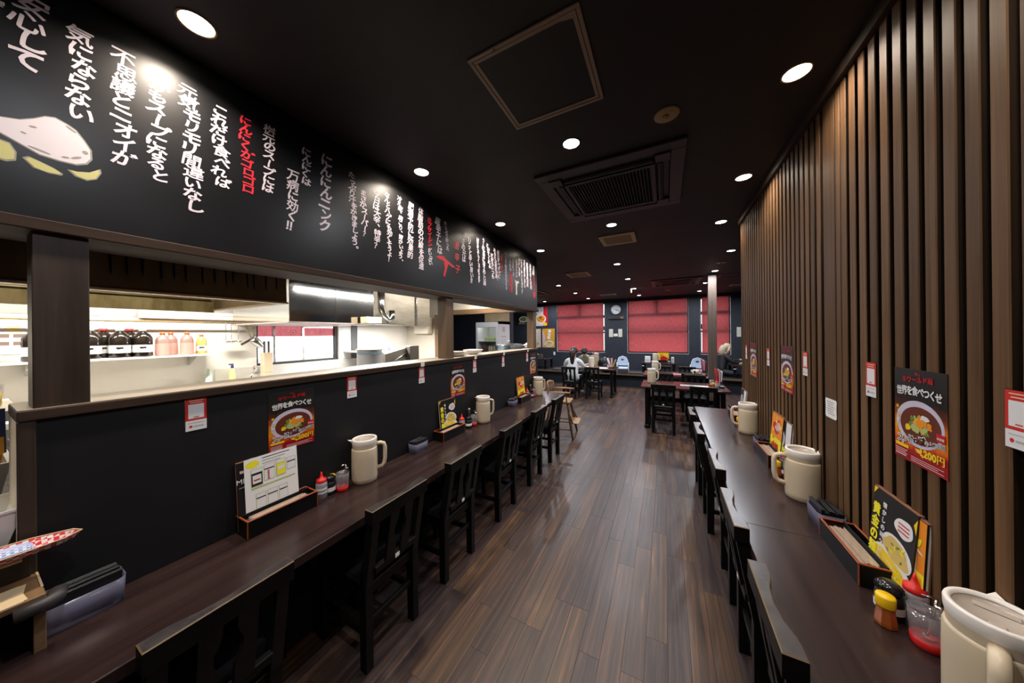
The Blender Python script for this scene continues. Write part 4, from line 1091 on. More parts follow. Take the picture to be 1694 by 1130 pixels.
# menus standing behind the chopstick boxes
def board(d, name, x0, x1, z1, th, lean, y, mats, draw=None):
    t = MB(); t.box(x0, x1, -th, 0, 0, z1)
    if draw: draw(t)
    t.v = [(x, yy * math.cos(lean) - zz * math.sin(lean) * -1 + y, zz * math.cos(lean) + yy * math.sin(lean)) for x, yy, zz in t.v]
    return t.build(name, mats, d)
MM = [mat('menu_black', (.014, .013, .013), .3)] + PM[1:]
def noodle_front(t):
    y = -.0046; x0 = -.105
    t.disc(.015, .05, .11, .075, y, 1, 24, -.2); t.disc(.005, .045, .095, .062, y - .0004, 8, 24, -.2, .06)
    t.disc(.035, .135, .072, .045, y - .0003, 1, 24, -.25); t.disc(.032, .134, .062, .036, y - .0007, 12, 24, -.25, .08)
    rr = random.Random(8)
    for i in range(34):
        t.disc(rr.uniform(-.07, .07), rr.uniform(.012, .085), rr.uniform(.012, .026), .0022, y - .0009 - i * 1e-5, rr.choice([12, 13, 12, 1]), 6, rr.uniform(-.9, .9))
    for i in range(16): t.disc(rr.uniform(-.01, .075), rr.uniform(.112, .158), rr.uniform(.006, .013), .0035, y - .0012 - i * 1e-5, rr.choice([12, 4, 13]), 7, rr.uniform(-1, 1))
    t.disc(.055, .225, .042, .030, y - .0003, 1, 30, 0, .05)
    for k in range(3): t.quad(.03, .08, .234 - .012 * k, .238 - .012 * k, y - .0008, 7)
    for i, ch in enumerate('黄金の麺'): t.glyph(ch, -.078, .225 - i * .046, .046, y - .0012, 13, .05, sx=.9)
    for i, ch in enumerate('懐かしの味わい'): t.glyph(ch, -.038, .255 - i * .026, .021, y - .0012, 1, .04)
    t.flat([(-.105, .297), (-.085, .297), (-.105, .272)], y, 8); t.flat([(.105, .285), (.105, .235), (.092, .262)], y, 8)
MMN = MM + [mat('print_noodle', (.62, .45, .13), .35), mat('print_bright_yellow', (.85, .75, .03), .35)]
def sheet_front(t):
    y = -.0013
    t.disc(-.082, .268, .026, .016, y, 13, 20)
    for k in range(3): t.quad(-.045, .07 - .02 * k, .283 - .013 * k, .2865 - .013 * k, y, 11 if k else 9)
    for (a, b, c, e) in ((-.09, -.045, .165, .245), (-.04, .005, .175, .25), (.01, .05, .175, .255), (.055, .095, .19, .25), (-.075, -.035, .05, .13), (-.03, .012, .055, .13), (.017, .055, .06, .13)):
        t.quad(a, b, c, e, y, 5); t.quad(a + .002, b - .002, c + .002, e - .002, y - .0004, 1); t.quad(a + .002, b - .002, e - .024, e - .019, y - .0007, 9)
    t.quad(-.088, -.047, .168, .226, y - .0009, 9); t.quad(-.084, -.051, .178, .216, y - .0011, 1); t.quad(-.08, -.055, .19, .196, y - .0013, 7)
    t.quad(.012, .048, .18, .235, y - .0009, 13); t.quad(.016, .045, .205, .222, y - .0011, 1)
    for k in range(5): t.disc(-.022, .218 - k * .009, .0045, .0035, y - .0010, 7, 8)
    t.quad(-.09, .09, .153, .160, y, 5); t.quad(.0, .05, .045, .052, y, 13)
def dark_menu_front(t):
    y = -.0046
    t.text('MENU', -.068, .205, .030, y, 1, .0); t.quad(-.1, -.03, .186, .189, y, 11); t.quad(-.095, -.08, .25, .262, y, 10); t.quad(-.075, -.06, .25, .262, y, 7)
MENUS = [('L', -1.7105, .706, 'black menu book behind the white order sheet', dark_menu_front, .085), ('L', -1.711, 2.04, 'black noodle menu standing in the second condiment set of the black partition', noodle_front, .09),
         ('R', .690, 1.477, 'black and yellow noodle menu standing on the slatted wall counter', noodle_front, .09)]
COVER = [mat('menu_edge_brown', (.22, .10, .06), .5), PAPER]
def yellow_front(t):
    y = -.0046
    t.quad(-.105, .105, 0, .14, y, 13); t.quad(-.105, .105, .14, .297, y, 6); t.disc(.0, .215, .075, .045, y - .0004, 7, 20, .3, .12); t.disc(.03, .22, .05, .03, y - .0006, 10, 20, .3, .12)
    rr = random.Random(4)
    for i in range(26): t.disc(rr.uniform(-.085, .085), rr.uniform(.02, .27), rr.uniform(.01, .022), rr.uniform(.004, .01), y - .0008 - i * 1e-5, rr.choice([13, 7, 1, 6, 8]), 8, rr.uniform(-1, 1), .1)
    for i, ch in enumerate('辛麺'): t.glyph(ch, -.03 + i * .06, .075, .062, y - .0014, 7, .06)
def flower_front(t):
    y = -.0046
    t.quad(.02, .105, 0, .297, y, 1); t.disc(-.045, .18, .05, .06, y, 1, 20, 0, .1); t.disc(-.045, .18, .035, .045, y - .0004, 11, 20, 0, .1); t.disc(-.02, .08, .06, .05, y - .0002, 13, 20, 0, .1); t.disc(0, .07, .03, .03, y - .0005, 9, 14)
def add_menu(side, x, y, lb, draw, lean, mats=MMN, zb=.012):
    d = thing('menu_book', lb, 'menu', (x, y, CZ + zb), LEFT if side == 'L' else RIGHT, 'menus on the counters')
    # local y: 0 at the wall side; the foot stands off the wall and the top leans back
    off = -math.sin(lean) * .30
    def place(t):
        t.v = [(xx, yy * math.cos(lean) + zz * math.sin(lean) + off, zz * math.cos(lean) - yy * math.sin(lean)) for xx, yy, zz in t.v]
    t = MB(); t.box(-.106, .106, -.0042, .0, 0, .298); draw(t); place(t); t.build('front_cover', mats, d)
    t = MB(); t.box(-.104, .104, .0, .0055, .002, .296); place(t); t.build('pages', PAPER, d)
    t = MB(); t.box(-.106, .106, .0055, .009, 0, .300); t.box(-.106, .106, -.004, .009, .298, .3005); place(t); t.build('back_cover', COVER[0], d)
    return d
for m_ in MENUS: add_menu(*m_)
add_menu('R', .692, 1.447, 'red and yellow menu leaning behind the noodle menu on the slats', yellow_front, .05, zb=.003)
add_menu('L', -1.711, 3.52, 'orange and yellow menu near the far end of the black partition counter', yellow_front, .09)
add_menu('R', .690, 2.63, 'orange and yellow menu standing behind the middle pitcher', yellow_front, .09)
add_menu('R', .693, 2.50, 'black menu with a pale flower leaning on the slats behind the middle pitcher', flower_front, .07, zb=.003)
add_menu('R', .690, 3.62, 'pink and green menu standing behind the far pitcher', flower_front, .09)
d = thing('order_sheet', 'white order guide sheet with green and black print before the black menu', 'sheet', (-1.7045, .738, CZ + .020), LEFT)
lean = .085; off = -.0255
t = MB(); t.box(-.113, .103, -.001, 0, 0, .297); sheet_front(t)
t.v = [(xx, yy * math.cos(lean) + zz * math.sin(lean) + off, zz * math.cos(lean) - yy * math.sin(lean)) for xx, yy, zz in t.v]
t.build('printed_sheet', [PAPER] + MMN[1:], d)

# ------------------------------------------------------------------ rack and tray at the kitchen entrance (left edge)
RKW = wood('brown_rack_board', (.11, .060, .028), (.21, .125, .062), (1.5, 14, 14), .5, .4, .05)
RKD = wood('dark_rack_board', (.020, .013, .010), (.040, .026, .019), (1.5, 14, 14), .5, .4, .05)
d = thing('serving_rack', 'wooden serving rack with taped shelf board and black bar at the left edge', 'rack', (0, 0, 0))
t = MB(); t.box(-1.712, -1.55, -.75, .130, .868, .886, b=.002); t.build('shelf', RKW, d)
t = MB(); t.box(-1.66, -1.553, .062, .098, .8862, .8870); t.prism([(-1.66, .058), (-1.56, .060), (-1.556, .104), (-1.60, .100), (-1.655, .108)], .887, .8873); t.box(-1.712, -1.60, .1262, .1305, .8862, .8872); t.build('tape_patch', mat('masking_tape', (.60, .46, .28), .6), d)
t = MB(); t.tube([(-1.545, .082, .858), (-1.545, .134, .860), (-1.552, .146, .862), (-1.575, .150, .866)], .018, 12); t.build('front_bar', mat('black_rubber', (.035, .032, .034), .45), d)
t = MB(); t.box(-1.600, -1.572, .112, .132, 0, .866, b=.001); t.build('end_post', RKW, d)
t = MB(); t.box(-1.718, -1.700, -.75, .118, .886, .985, b=.001); t.box(-1.712, -1.60, .1235, .1275, .3, .866); t.build('back_board', RKD, d)
t = MB(); t.box(-1.712, -1.55, -.75, .13, .40, .418); t.build('lower_shelf', RKD, d)
d = thing('grey_sack', 'grey cloth sack on the lower shelf of the serving rack', 'sack', (-1.63, -.02, .418))
t = MB(); t.ell((0, 0, .13), (.05, .10, .128), 0, 14, 8); t.build('sack_body', mat('grey_cloth', (.12, .11, .14), .8), d)
# food tray with checked paper and folded blue cloth
def checks(name, c1, c2, sc):
    m = mat(name, c1, .6); b = m.node_tree.nodes['Principled BSDF']
    tc = m.node_tree.nodes.new('ShaderNodeTexCoord'); ck = N(m, 'ShaderNodeTexChecker', Scale=sc); ck.inputs['Color1'].default_value = (*c1, 1); ck.inputs['Color2'].default_value = (*c2, 1)
    L(m, tc.outputs['Object'], ck.inputs['Vector']); L(m, ck.outputs[0], b.inputs['Base Color']); return m
d = thing('paper_tray', 'boat-shaped tray in red and white checks at the left edge', 'tray', (-1.655, 0, .984))
t = MB(); out = [(-.045, -.30), (.055, -.30), (.058, .10), (.052, .165), (.030, .197), (.0, .185), (-.035, .12), (-.045, .05)]
n = len(out); inn = [(x * .72 + .004, y * .93) for x, y in out]
t.v = [(x, y, .018) for x, y in out] + [(x, y, .0) for x, y in inn]
for i in range(n): j = (i + 1) % n; t.f.append((i, j, n + j, n + i)); t.m.append(0); t.sm.append(False)
t.f.append(tuple(n + i for i in range(n))); t.m.append(0); t.sm.append(False)
t.build('tray_sheet', checks('red_white_checks', (.60, .03, .04), (.72, .68, .68), 105), d)
t = MB(); t.tube([(*p, .018) for p in out + out[:1]], .0022, 6); t.build('tray_rim', mat('tan_rim', (.50, .34, .22), .5), d)
t = MB(); t.box(-.02, .035, -.30, .10, -.014, -.0015); t.build('tray_foot', mat('tan_rim', (.50, .34, .22), .5), d)
d = thing('folded_cloth', 'blue and white checked folded cloth lying in the red checked tray', 'cloth', (-1.622, 0, .988))
t = MB(); t.box(-.030, .018, -.28, .118, 0, .026, b=.010); t.T = Matrix.Rotation(.0, 4, 'Z'); t.build('cloth_body', checks('blue_white_checks', (.22, .30, .62), (.66, .70, .82), 170), d)
# white bins
def make_bin(label, x0, x1, y0, y1, z0, z1, m, name='plastic_bin'):
    d = thing(name, label, 'bin', ((x0 + x1) / 2, (y0 + y1) / 2, z0), 0, 'white bins at the kitchen entrance')
    a, b, h = (x1 - x0) / 2, (y1 - y0) / 2, z1 - z0; k = .82
    def rg(s, z, e=0): return [(-a * s - e, -b * s - e, z), (a * s + e, -b * s - e, z), (a * s + e, b * s + e, z), (-a * s - e, b * s + e, z)]
    R = [rg(k, 0), rg(1, h), rg(1, h, .006), rg(1, h + .006, .006), rg(.97, h + .006), rg(k * .96, .006)]
    # the rim dips towards the front corner
    t = MB(); t.v = sum(R, []); t.f.append((3, 2, 1, 0)); t.m.append(0); t.sm.append(False)
    for q_ in range(5):
        for i in range(4): t.f.append((q_ * 4 + i, q_ * 4 + (i + 1) % 4, q_ * 4 + 4 + (i + 1) % 4, q_ * 4 + 4 + i)); t.m.append(0); t.sm.append(False)
    t.f.append((20, 21, 22, 23)); t.m.append(0); t.sm.append(False)
    t.build('bin_shell', m, d)
    return d
d = make_bin('white open plastic bin above the red checked tray', -1.93, -1.735, -.30, .112, .945, 1.085, WHITE)
t = MB(); t.add([(.0815, .02, .03), (.0815, .15, .03), (.0885, .15, .07), (.0885, .02, .07)], [(0, 1, 2, 3)]); t.T = None; t.build('lilac_sticker', mat('lilac_sticker', (.62, .52, .70), .5), d)
d = make_bin('white plastic bin standing behind the open bin at the kitchen entrance', -2.30, -2.06, -.30, .108, .93, 1.16, WHITE)
d = thing('packet', 'orange and navy packet leaning in the rear white bin', 'packet', (-2.22, .085, 1.10), 0)
t = MB(); t.T = Matrix.Rotation(-.25, 4, 'Y'); t.box(-.006, .006, -.12, .02, 0, .13, 0); t.box(-.012, -.006, -.12, .025, .02, .24, 1); t.build('wrapper', [mat('orange_wrapper', (.75, .32, .03), .4), mat('navy_wrapper', (.03, .04, .10), .4)], d)
sbox('kitchen_stand', STEEL, -2.6, -2.02, -.9, .112, 0, .925)
bpy.data.objects['kitchen_stand']['kind'] = 'thing'; tag(bpy.data.objects['kitchen_stand'], 'steel stand under the white bins at the kitchen entrance', 'stand')
sbox('rack_step', RKD, -1.94, -1.735, -.75, .112, 0, .944)
tag(bpy.data.objects['rack_step'], 'dark low cabinet under the open white bin', 'cabinet'); bpy.data.objects['rack_step']['kind'] = 'thing'

# ------------------------------------------------------------------ the kitchen seen over the ledge
d = thing('kitchen_worktop', 'steel kitchen worktop behind the wooden ledge', 'worktop', (0, 0, 0))
t = MB(); t.box(-2.60, XL - .24, .13, 4.15, 1.12, 1.16, b=.004); t.build('top', STEEL, d)
t = MB(); t.box(-2.55, XL - .26, .15, 4.12, 0, 1.12); t.build('cabinet_front', STEEL, d)
# greasy dark hood, front panel, side panel, back panel and lit inner lip
HOODM = mottled('greasy_hood_steel', (.085, .060, .036), (.17, .125, .08), 5, .38, metal=.3, rr=(.28, .5), stretch=(1, 1.2, .5))
HOODIN = mottled('stained_hood_inside', (.11, .085, .035), (.19, .155, .08), 6, .5, stretch=(1, 3, 1))
HLIP = mat('hood_lip_steel', (.62, .55, .42), .3, .7)
d = thing('range_hood', 'dark greasy steel range hood hanging behind the beam', 'hood', (0, 0, 0))
t = MB(); t.box(-2.225, -2.20, -1.2, 1.040, 1.822, KZ, b=.002); t.build('front_panel', HOODM, d)
t = MB(); t.box(-3.30, -2.225, 1.020, 1.040, 1.822, KZ); t.build('side_panel', HOODM, d)
t = MB(); t.box(-3.30, -3.27, -1.2, 1.020, 1.80, KZ); t.build('rear_panel', HOODIN, d)
t = MB(); t.box(-3.30, -2.22, -1.2, 1.02, KZ - .036, KZ - .005); t.build('inside_top', HOODIN, d)
t = MB(); t.box(-2.235, -2.192, -1.2, 1.046, 1.812, 1.824, b=.002); t.box(-3.30, -2.235, 1.010, 1.046, 1.812, 1.824); t.build('drip_lip', HLIP, d)
t = MB(); rr = random.Random(6)
for k in range(17):
    y = .20 + k * .048 + rr.uniform(-.012, .012); z1 = 1.925; z0 = 1.865 + rr.uniform(-.02, .02) + k * .002
    t.tube([(-2.199, y, z1 + .1), (-2.1985, y + .004, (z0 + z1) / 2), (-2.1985, y + .008, z0)], [.005, .0042, .002], 6)
t.build('grease_run', mat('black_grease', (.008, .007, .006), .3), d)
t = MB()
for k in range(5): t.tube([(-3.26, -1.0 + .02, 1.90 + k * .0), (-3.26, 1.0, 1.90)], .004, 6)
t.build('rear_pipe', HLIP, d)
# polished hood
d = thing('range_hood', 'polished steel range hood over the kitchen window', 'hood', (0, 0, 0))
t = MB(); t.box(-4.40, -3.20, 1.53, 1.98, 1.742, KZ, b=.003); t.build('front_panel', MIRROR, d)
t = MB(); t.box(-4.40, -3.205, 1.985, 2.46, 1.742, KZ, b=.003); t.build('front_panel', MIRROR, d)
t = MB(); t.box(-4.42, -3.19, 1.52, 2.47, 1.730, 1.744, b=.002); t.build('drip_lip', mat('pinkish_lip', (.50, .40, .38), .3, .6), d)
d = thing('exhaust_duct', 'dull beige steel exhaust casing right of the polished hood', 'duct', (0, 0, 0))
t = MB(); t.box(-4.40, -3.35, 2.50, 3.60, 1.812, KZ - .004, b=.003); t.box(-3.362, -3.35, 2.50, 3.60, 1.735, 1.815); t.box(-4.40, -3.35, 2.50, 2.512, 1.742, 1.815); t.build('casing', DULLSTEEL, d)  # front lip below the casing added to hide the tube lamp
t = MB(); t.tube([(-3.24, 2.60, KZ - .01), (-3.24, 2.60, 1.95), (-3.24, 2.63, 1.86), (-3.24, 2.70, 1.80), (-3.24, 2.76, 1.84), (-3.24, 2.76, 1.93)], .045, 12); t.build('drain_elbow', MIRROR, d)
t = MB(); t.tube([(-3.335, 3.30, KZ - .01), (-3.335, 3.30, 1.75)], .010, 8); t.build('gas_pipe', STEEL, d)
d = thing('cardboard_box', 'tan cardboard box standing on the lip of the polished hood', 'box', (-3.12, 2.36, 1.744))
t = MB(); t.box(-.06, .06, -.10, .10, 0, .075, b=.003); t.build('carton', mat('tan_carton', (.58, .44, .26), .7), d)
sbox('hood_shelf', STEEL, -3.30, -3.02, 2.2, 2.8, 1.735, 1.743); tag(bpy.data.objects['hood_shelf'], 'thin steel shelf under the tan carton by the hood', 'shelf'); bpy.data.objects['hood_shelf']['kind'] = 'thing'

# rear wall fittings
d = thing('wall_lamp_rail', 'long ivory ribbed rail on the kitchen rear wall above the bottles', 'rail', (KX, 0, 0))
t = MB(); t.box(.002, .05, .86, 1.93, 1.790, 1.868, b=.003); t.box(.05, .056, .86, 1.93, 1.835, 1.862, b=.002); t.build('rail_body', mat('ivory_rail', (.74, .66, .54), .4), d)
sbox('wall_kitchen_panel', mottled('grey_splash_steel', (.40, .40, .40), (.52, .51, .50), 2, .35, metal=.6), KX, KX + .004, -1.6, 1.78, 1.80, 2.2)
sbox('wall_kitchen_panel_dark', mat('dark_panel', (.05, .045, .04), .5), KX, KX + .004, 1.78, 2.83, 1.76, KZ)
d = thing('utensil_pipe', 'thin brass-tinted pipe along the kitchen rear wall with hanging ladles', 'pipe', (KX + .10, 0, 1.758))
t = MB(); t.tube([(0, -1.5, 0), (0, 1.78, 0)], .010, 8); t.build('pipe_rod', mat('brass_pipe', (.50, .38, .20), .35, .8), d)
for yy in (-1.0, .3, 1.6):
    t = MB(); t.box(-.098, 0, yy - .006, yy + .006, -.004, .004); t.build('bracket', STEEL, d)
def ladle(y, ln, label):
    o = thing('ladle', label, 'ladle', (KX + .115, y, 1.752), 0, 'ladles on the kitchen pipe')
    t = MB(); t.tube([(0, 0, .012), (.004, 0, 0), (0, 0, -.02), (0, 0, -ln)], .0035, 6); t.build('handle', CHROME, o)
    t = MB(); t.lathe([(.006, -.03), (.026, -.020), (.033, 0), (.031, 0), (.022, -.017), (.0001, -.024)], 14, (.012, 0, -ln - .005), caps=False); t.build('bowl', CHROME, o)
for i, (y, ln) in enumerate(((1.465, .19), (1.512, .19), (1.575, .19))): ladle(y, ln, ('first', 'second', 'third')[i] + ' steel ladle from the left on the kitchen pipe')
o = thing('noodle_strainer', 'dented metal noodle strainer hanging askew right of the ladles', 'strainer', (KX + .12, 1.66, 1.752))
t = MB(); t.tube([(0, -.03, .0), (.01, 0, -.10), (.02, .02, -.16)], .006, 6); t.tube([(0, .02, 0), (.01, .05, -.09), (.02, .05, -.16)], .006, 6); t.build('handle', mat('brass_pipe', (.50, .38, .20), .35, .8), o)
t = MB(); t.T = Matrix.Translation((.03, .06, -.21)) @ Matrix.Rotation(.75, 4, 'X'); t.lathe([(.030, -.09), (.045, -.02), (.052, .05), (.049, .05), (.042, -.02), (.0001, -.085)], 16, caps=False); t.build('basket', STEEL, o)
t = MB(); t.T = Matrix.Translation((.05, .0, -.19)) @ Matrix.Rotation(-1.0, 4, 'X'); t.box(-.004, .004, -.012, .012, -.10, .08); t.build('tongs', CHROME, o)
d = thing('wall_shelf', 'white wall shelf holding dark and pink bottles in the kitchen', 'shelf', (KX, 0, 1.425))
t = MB(); t.box(.002, .25, -1.4, 1.335, -.018, 0, b=.002); t.build('board', mat('ivory_shelf', (.74, .70, .64), .35), d)
for yy in (-.8, .3, 1.2):
    t = MB(); t.prism([(.004, -.12), (.014, -.12), (.22, -.018), (.004, -.018)], -.006, .006); t.v = [(x, z + yy, y) for x, y, z in t.v]; t.build('bracket', STEEL, d)
def bottle(name, x, y, r, h, bm, cm, lm, label, group, lz=(.16, .42)):
    o = thing(name, label, 'bottle', (x, y, 1.425), 0, group)
    t = MB(); t.lathe([(r * .9, 0), (r, h * .03), (r, h * .66), (r * .8, h * .78), (r * .35, h * .88), (r * .33, h * .93)], 16); t.build('body', bm, o)
    t = MB(); t.lathe([(r * .40, h * .90), (r * .40, h), (.0001, h)], 12); t.build('cap', cm, o)
    t = MB(); t.lathe([(r * 1.01, h * lz[0]), (r * 1.01, h * lz[1])], 16, caps=False); lbd = t.build('label_band', lm, o)
    if lm is TAGW:
        t = MB(); t.box(r * 1.0, r * 1.02, -.03, .01, h * .30, h * .36); t.build('label_print', BLACKP, lbd)
    return o
SOYB = mat('soy_bottle_plastic', (.012, .008, .006), .15); WCAP = mat('white_cap', (.75, .72, .68), .4); RCAP = mat('red_cap', (.35, .02, .02), .4)
for i, (x, y, c) in enumerate(((-4.318, .570, 0), (-4.436, .655, 1), (-4.318, .725, 0), (-4.436, .80, 1), (-4.318, .855, 0), (-4.318, .33, 0), (-4.318, .12, 0))):
    bottle('soy_jug', x, y, .062, .262, SOYB, (WCAP, RCAP)[c], TAGW, 'dark soy jug, ' + ('front row, beside the nearest pillar', 'red capped, left in the back row', 'front row, middle one', 'red capped, right in the back row', 'front row, next to the pink bottles', 'hidden by the nearest pillar', 'left of the nearest pillar')[i] + ' on the kitchen shelf', 'soy jugs on the kitchen shelf')
PKB = mat('pink_sauce_plastic', (.55, .26, .22), .3); PKT = mat('smoky_bottle_top', (.26, .15, .13), .3); OCAP = mat('orange_cap', (.72, .12, .03), .4)
for i, (x, y) in enumerate(((-4.33, .980), (-4.44, 1.060), (-4.33, 1.145))):
    bottle('sauce_jug', x, y, .048, .228, PKT, OCAP, PKB, 'pink sauce jug with orange cap, ' + ('left', 'middle, set back', 'right')[i] + ' of three on the kitchen shelf', 'pink sauce jugs on the kitchen shelf', (.03, .52))
bottle('sauce_jug', -4.37, 1.262, .042, .205, mat('yellow_oil_plastic', (.50, .36, .10), .3), OCAP, TAGW, 'small yellow bottle with orange cap at the right end of the kitchen shelf', 'pink sauce jugs on the kitchen shelf')
# sink band, tap, soap, knives
d = thing('sink_unit', 'steel sink unit under the kitchen window', 'sink', (0, 0, 0))
t = MB(); t.box(KX + .003, KX + .02, 1.4, 3.14, 1.06, 1.235, b=.002); t.build('splashback', mat('pale_steel', (.72, .70, .66), .35, .4), d)
t = MB(); t.box(KX + .02, -3.85, -1.4, 3.4, 1.00, 1.045, b=.003); t.build('top', mat('pale_steel', (.72, .70, .66), .35, .4), d)
t = MB(); t.box(KX + .02, -3.87, -1.4, 3.4, 0, 1.0); t.build('cabinet_front', STEEL, d)
d = thing('kitchen_tap', 'chrome wall tap left under the kitchen window', 'tap', (KX + .02, 1.80, 1.19))
t = MB(); t.tube([(0, 0, 0), (.05, 0, 0), (.06, 0, -.01)], .014, 8); t.tube([(.05, -.07, .0), (.05, .07, .0)], .013, 8); tbd = t.build('tap_body', CHROME, d)
t = MB(); t.tube([(.06, -.02, 0), (.10, -.06, .02), (.18, -.14, -.03), (.19, -.15, -.10)], .010, 8); t.build('spout', CHROME, tbd)
for sy in (-1, 1):
    t = MB(); t.box(.03, .07, sy * .06 - .014, sy * .06 + .014, .01, .06, b=.004); t.build('tap_handle', CHROME, tbd)
d = thing('soap_bottle', 'yellow dish soap bottle with blue cap at the kitchen sink', 'bottle', (-4.38, 1.515, 1.045))
t = MB(); t.lathe([(.034, 0), (.038, .01), (.038, .13), (.026, .18), (.012, .20)], 14, sy=.7); t.build('body', mat('soap_yellow', (.80, .70, .22), .3), d)
t = MB(); t.lathe([(.013, .198), (.013, .225), (.006, .24)], 10); t.box(-.006, .006, -.03, .01, .236, .25); t.build('pump', mat('blue_pump', (.03, .03, .16), .4), d)
d = thing('detergent_bottle', 'pale green bottle standing left of the yellow soap bottle', 'bottle', (-4.40, 1.325, 1.045))
t = MB(); t.lathe([(.026, 0), (.028, .01), (.028, .15), (.014, .18), (.012, .21)], 12); t.build('body', mat('pale_green_plastic', (.60, .72, .62), .4), d)
d = thing('knife_block', 'wooden knife block with two dark handled knives before the kitchen window', 'knife block', (-4.33, 1.82, 1.045))
t = MB(); t.box(-.05, .05, -.045, .045, .12, .36, b=.004); t.box(-.05, .05, -.045, .045, 0, .12); t.build('block', mat('pale_knife_block', (.66, .52, .36), .5), d)
for sy in (-.022, .022):
    t = MB(); t.box(-.012, .012, sy - .009, sy + .009, .36, .50, b=.003); t.build('knife_handle', mat('brown_handle', (.12, .09, .07), .4), d)
# papers on the wall to the left, jar on the shelf
d = thing('notice_sheet', 'grey notice with small photos pinned on the kitchen wall at the left edge', 'notice', (KX + .004, .16, 1.48), LEFT)
t = MB(); t.box(-.16, .145, -.001, 0, 0, .24); t.build('sheet', mat('grey_paper', (.52, .50, .53), .6), d)
t = MB()
for a in range(3):
    for b_ in range(2): t.quad(-.02 + a * .07 - .03, -.02 + a * .07 + .025, .07 + b_ * .06, .10 + b_ * .06, -.0015, 0)
t.quad(-.05, .04, .18, .225, -.0015, 1); t.quad(.065, .12, .17, .225, -.0015, 2); sp0 = t.build('small_photos', [mat('photo_brown', (.14, .10, .08), .5), mat('pale_lilac', (.48, .46, .54), .5), mat('pale_yellow', (.62, .48, .25), .5)], d); sp0['kind'] = 'stuff'
d = thing('yellow_jar', 'clear jar of yellow food standing at the left edge of the kitchen', 'jar', (-2.62, .075, 1.30))
t = MB(); t.lathe([(.042, 0), (.046, .005), (.052, .10), (.050, .10), (.044, .008)], 20, caps=False); t.build('jar_wall', CLEAR, d)
t = MB(); t.lathe([(.043, .004), (.047, .062), (.0001, .064)], 20); t.build('yellow_filling', mat('yellow_filling', (.80, .52, .02), .4), d)
sbox('side_shelf', TILEW, -2.95, -2.45, -.9, .150, 1.255, 1.299); tag(bpy.data.objects['side_shelf'], 'white shelf under the jar of yellow food', 'shelf'); bpy.data.objects['side_shelf']['kind'] = 'thing'

# bright far part: stock pot, dish station, wall papers
sbox('dish_table', STEEL, -3.84, -3.1, 2.45, 4.0, 0, 1.10); tag(bpy.data.objects['dish_table'], 'steel dish table in the far part of the kitchen', 'table'); bpy.data.objects['dish_table']['kind'] = 'thing'
d = thing('stock_pot', 'big white stock pot with blue band in the far part of the kitchen', 'pot', (-3.5, 2.62, 1.10))
t = MB(); t.lathe([(.15, 0), (.155, .01), (.155, .30), (.165, .31), (.165, .32), (.15, .32)], 24); t.build('pot_body', BRIGHTW, d)
t = MB(); t.lathe([(.1565, .255), (.1565, .285)], 24, caps=False); t.build('blue_band', mat('pale_blue_band', (.35, .50, .58), .4), d)
d = thing('dish_stand', 'slanted steel dish stand beside the white stock pot', 'stand', (0, 0, 0))
t = MB(); t.prism([(2.80, 1.10), (3.35, 1.10), (3.35, 1.42), (3.20, 1.42), (2.80, 1.34)], -3.45, -3.42); t.v = [(z, x, y) for x, y, z in t.v]; t.build('slanted_panel', DULLSTEEL, d)
t = MB(); t.box(-3.46, -3.34, 3.17, 3.35, 1.12, 1.44, b=.004); t.build('dark_box', mat('dark_steel_box', (.16, .14, .12), .35, .6), d)
t = MB(); t.tube([(-3.40, 2.85, 1.20), (-3.40, 3.20, 1.36)], .012, 8); t.build('rail', STEEL, d)
for i, (y, c) in enumerate(((2.78, (.20, .24, .22)), (2.93, (.28, .34, .50)))):
    d = thing('bowl_stack', ('grey-green', 'blue')[i] + ' bowl stack in front of the bright kitchen wall', 'bowls', (-3.9, y + .38, 1.36), 0)
    t = MB()
    for k in range(4): t.lathe([(.03, k * .02), (.065, .04 + k * .02), (.060, .04 + k * .02)], 16, caps=False)
    t.build('bowls', mat('bowl_tint_%d' % i, c, .4), d)
sbox('bowl_shelf', BRIGHTW, -4.499, -3.8, 2.9, 3.6, 1.34, 1.36); tag(bpy.data.objects['bowl_shelf'], 'white shelf under the bowl stacks', 'shelf'); bpy.data.objects['bowl_shelf']['kind'] = 'thing'
d = thing('wall_poster', 'pale washed-out paper strip right of the kitchen window', 'paper', (KX + .003, 2.93, 1.25), LEFT)
t = MB(); t.box(-.07, .07, -.001, 0, 0, .48); t.build('sheet', PAPER, d)
t = MB()
for k in range(5): t.quad(-.04 + .01 * k, .03, .20 + k * .05, .207 + k * .05, -.0015)
t.build('print', mat('faint_print', (.58, .60, .56), .6), d)
d = thing('wall_strip', 'dark vertical strip right of the pale paper in the kitchen', 'strip', (KX, 3.08, 0))
t = MB(); t.box(.001, .02, -.05, .05, 1.235, 1.76); t.build('strip_board', mat('dark_strip', (.05, .05, .05), .5), d)
d = thing('paper_dispenser', 'white paper dispenser hanging on the kitchen end wall', 'dispenser', (-4.0, 4.15, 1.62))
t = MB(); t.box(-.17, .17, -.10, .05, 0, .30, b=.01); t.build('case', mat('ivory_case', (.72, .62, .50), .4), d)
t = MB(); t.box(-.13, .13, -.103, -.099, .02, .16); t.build('flap', mat('ivory_rail', (.74, .66, .54), .4), d)
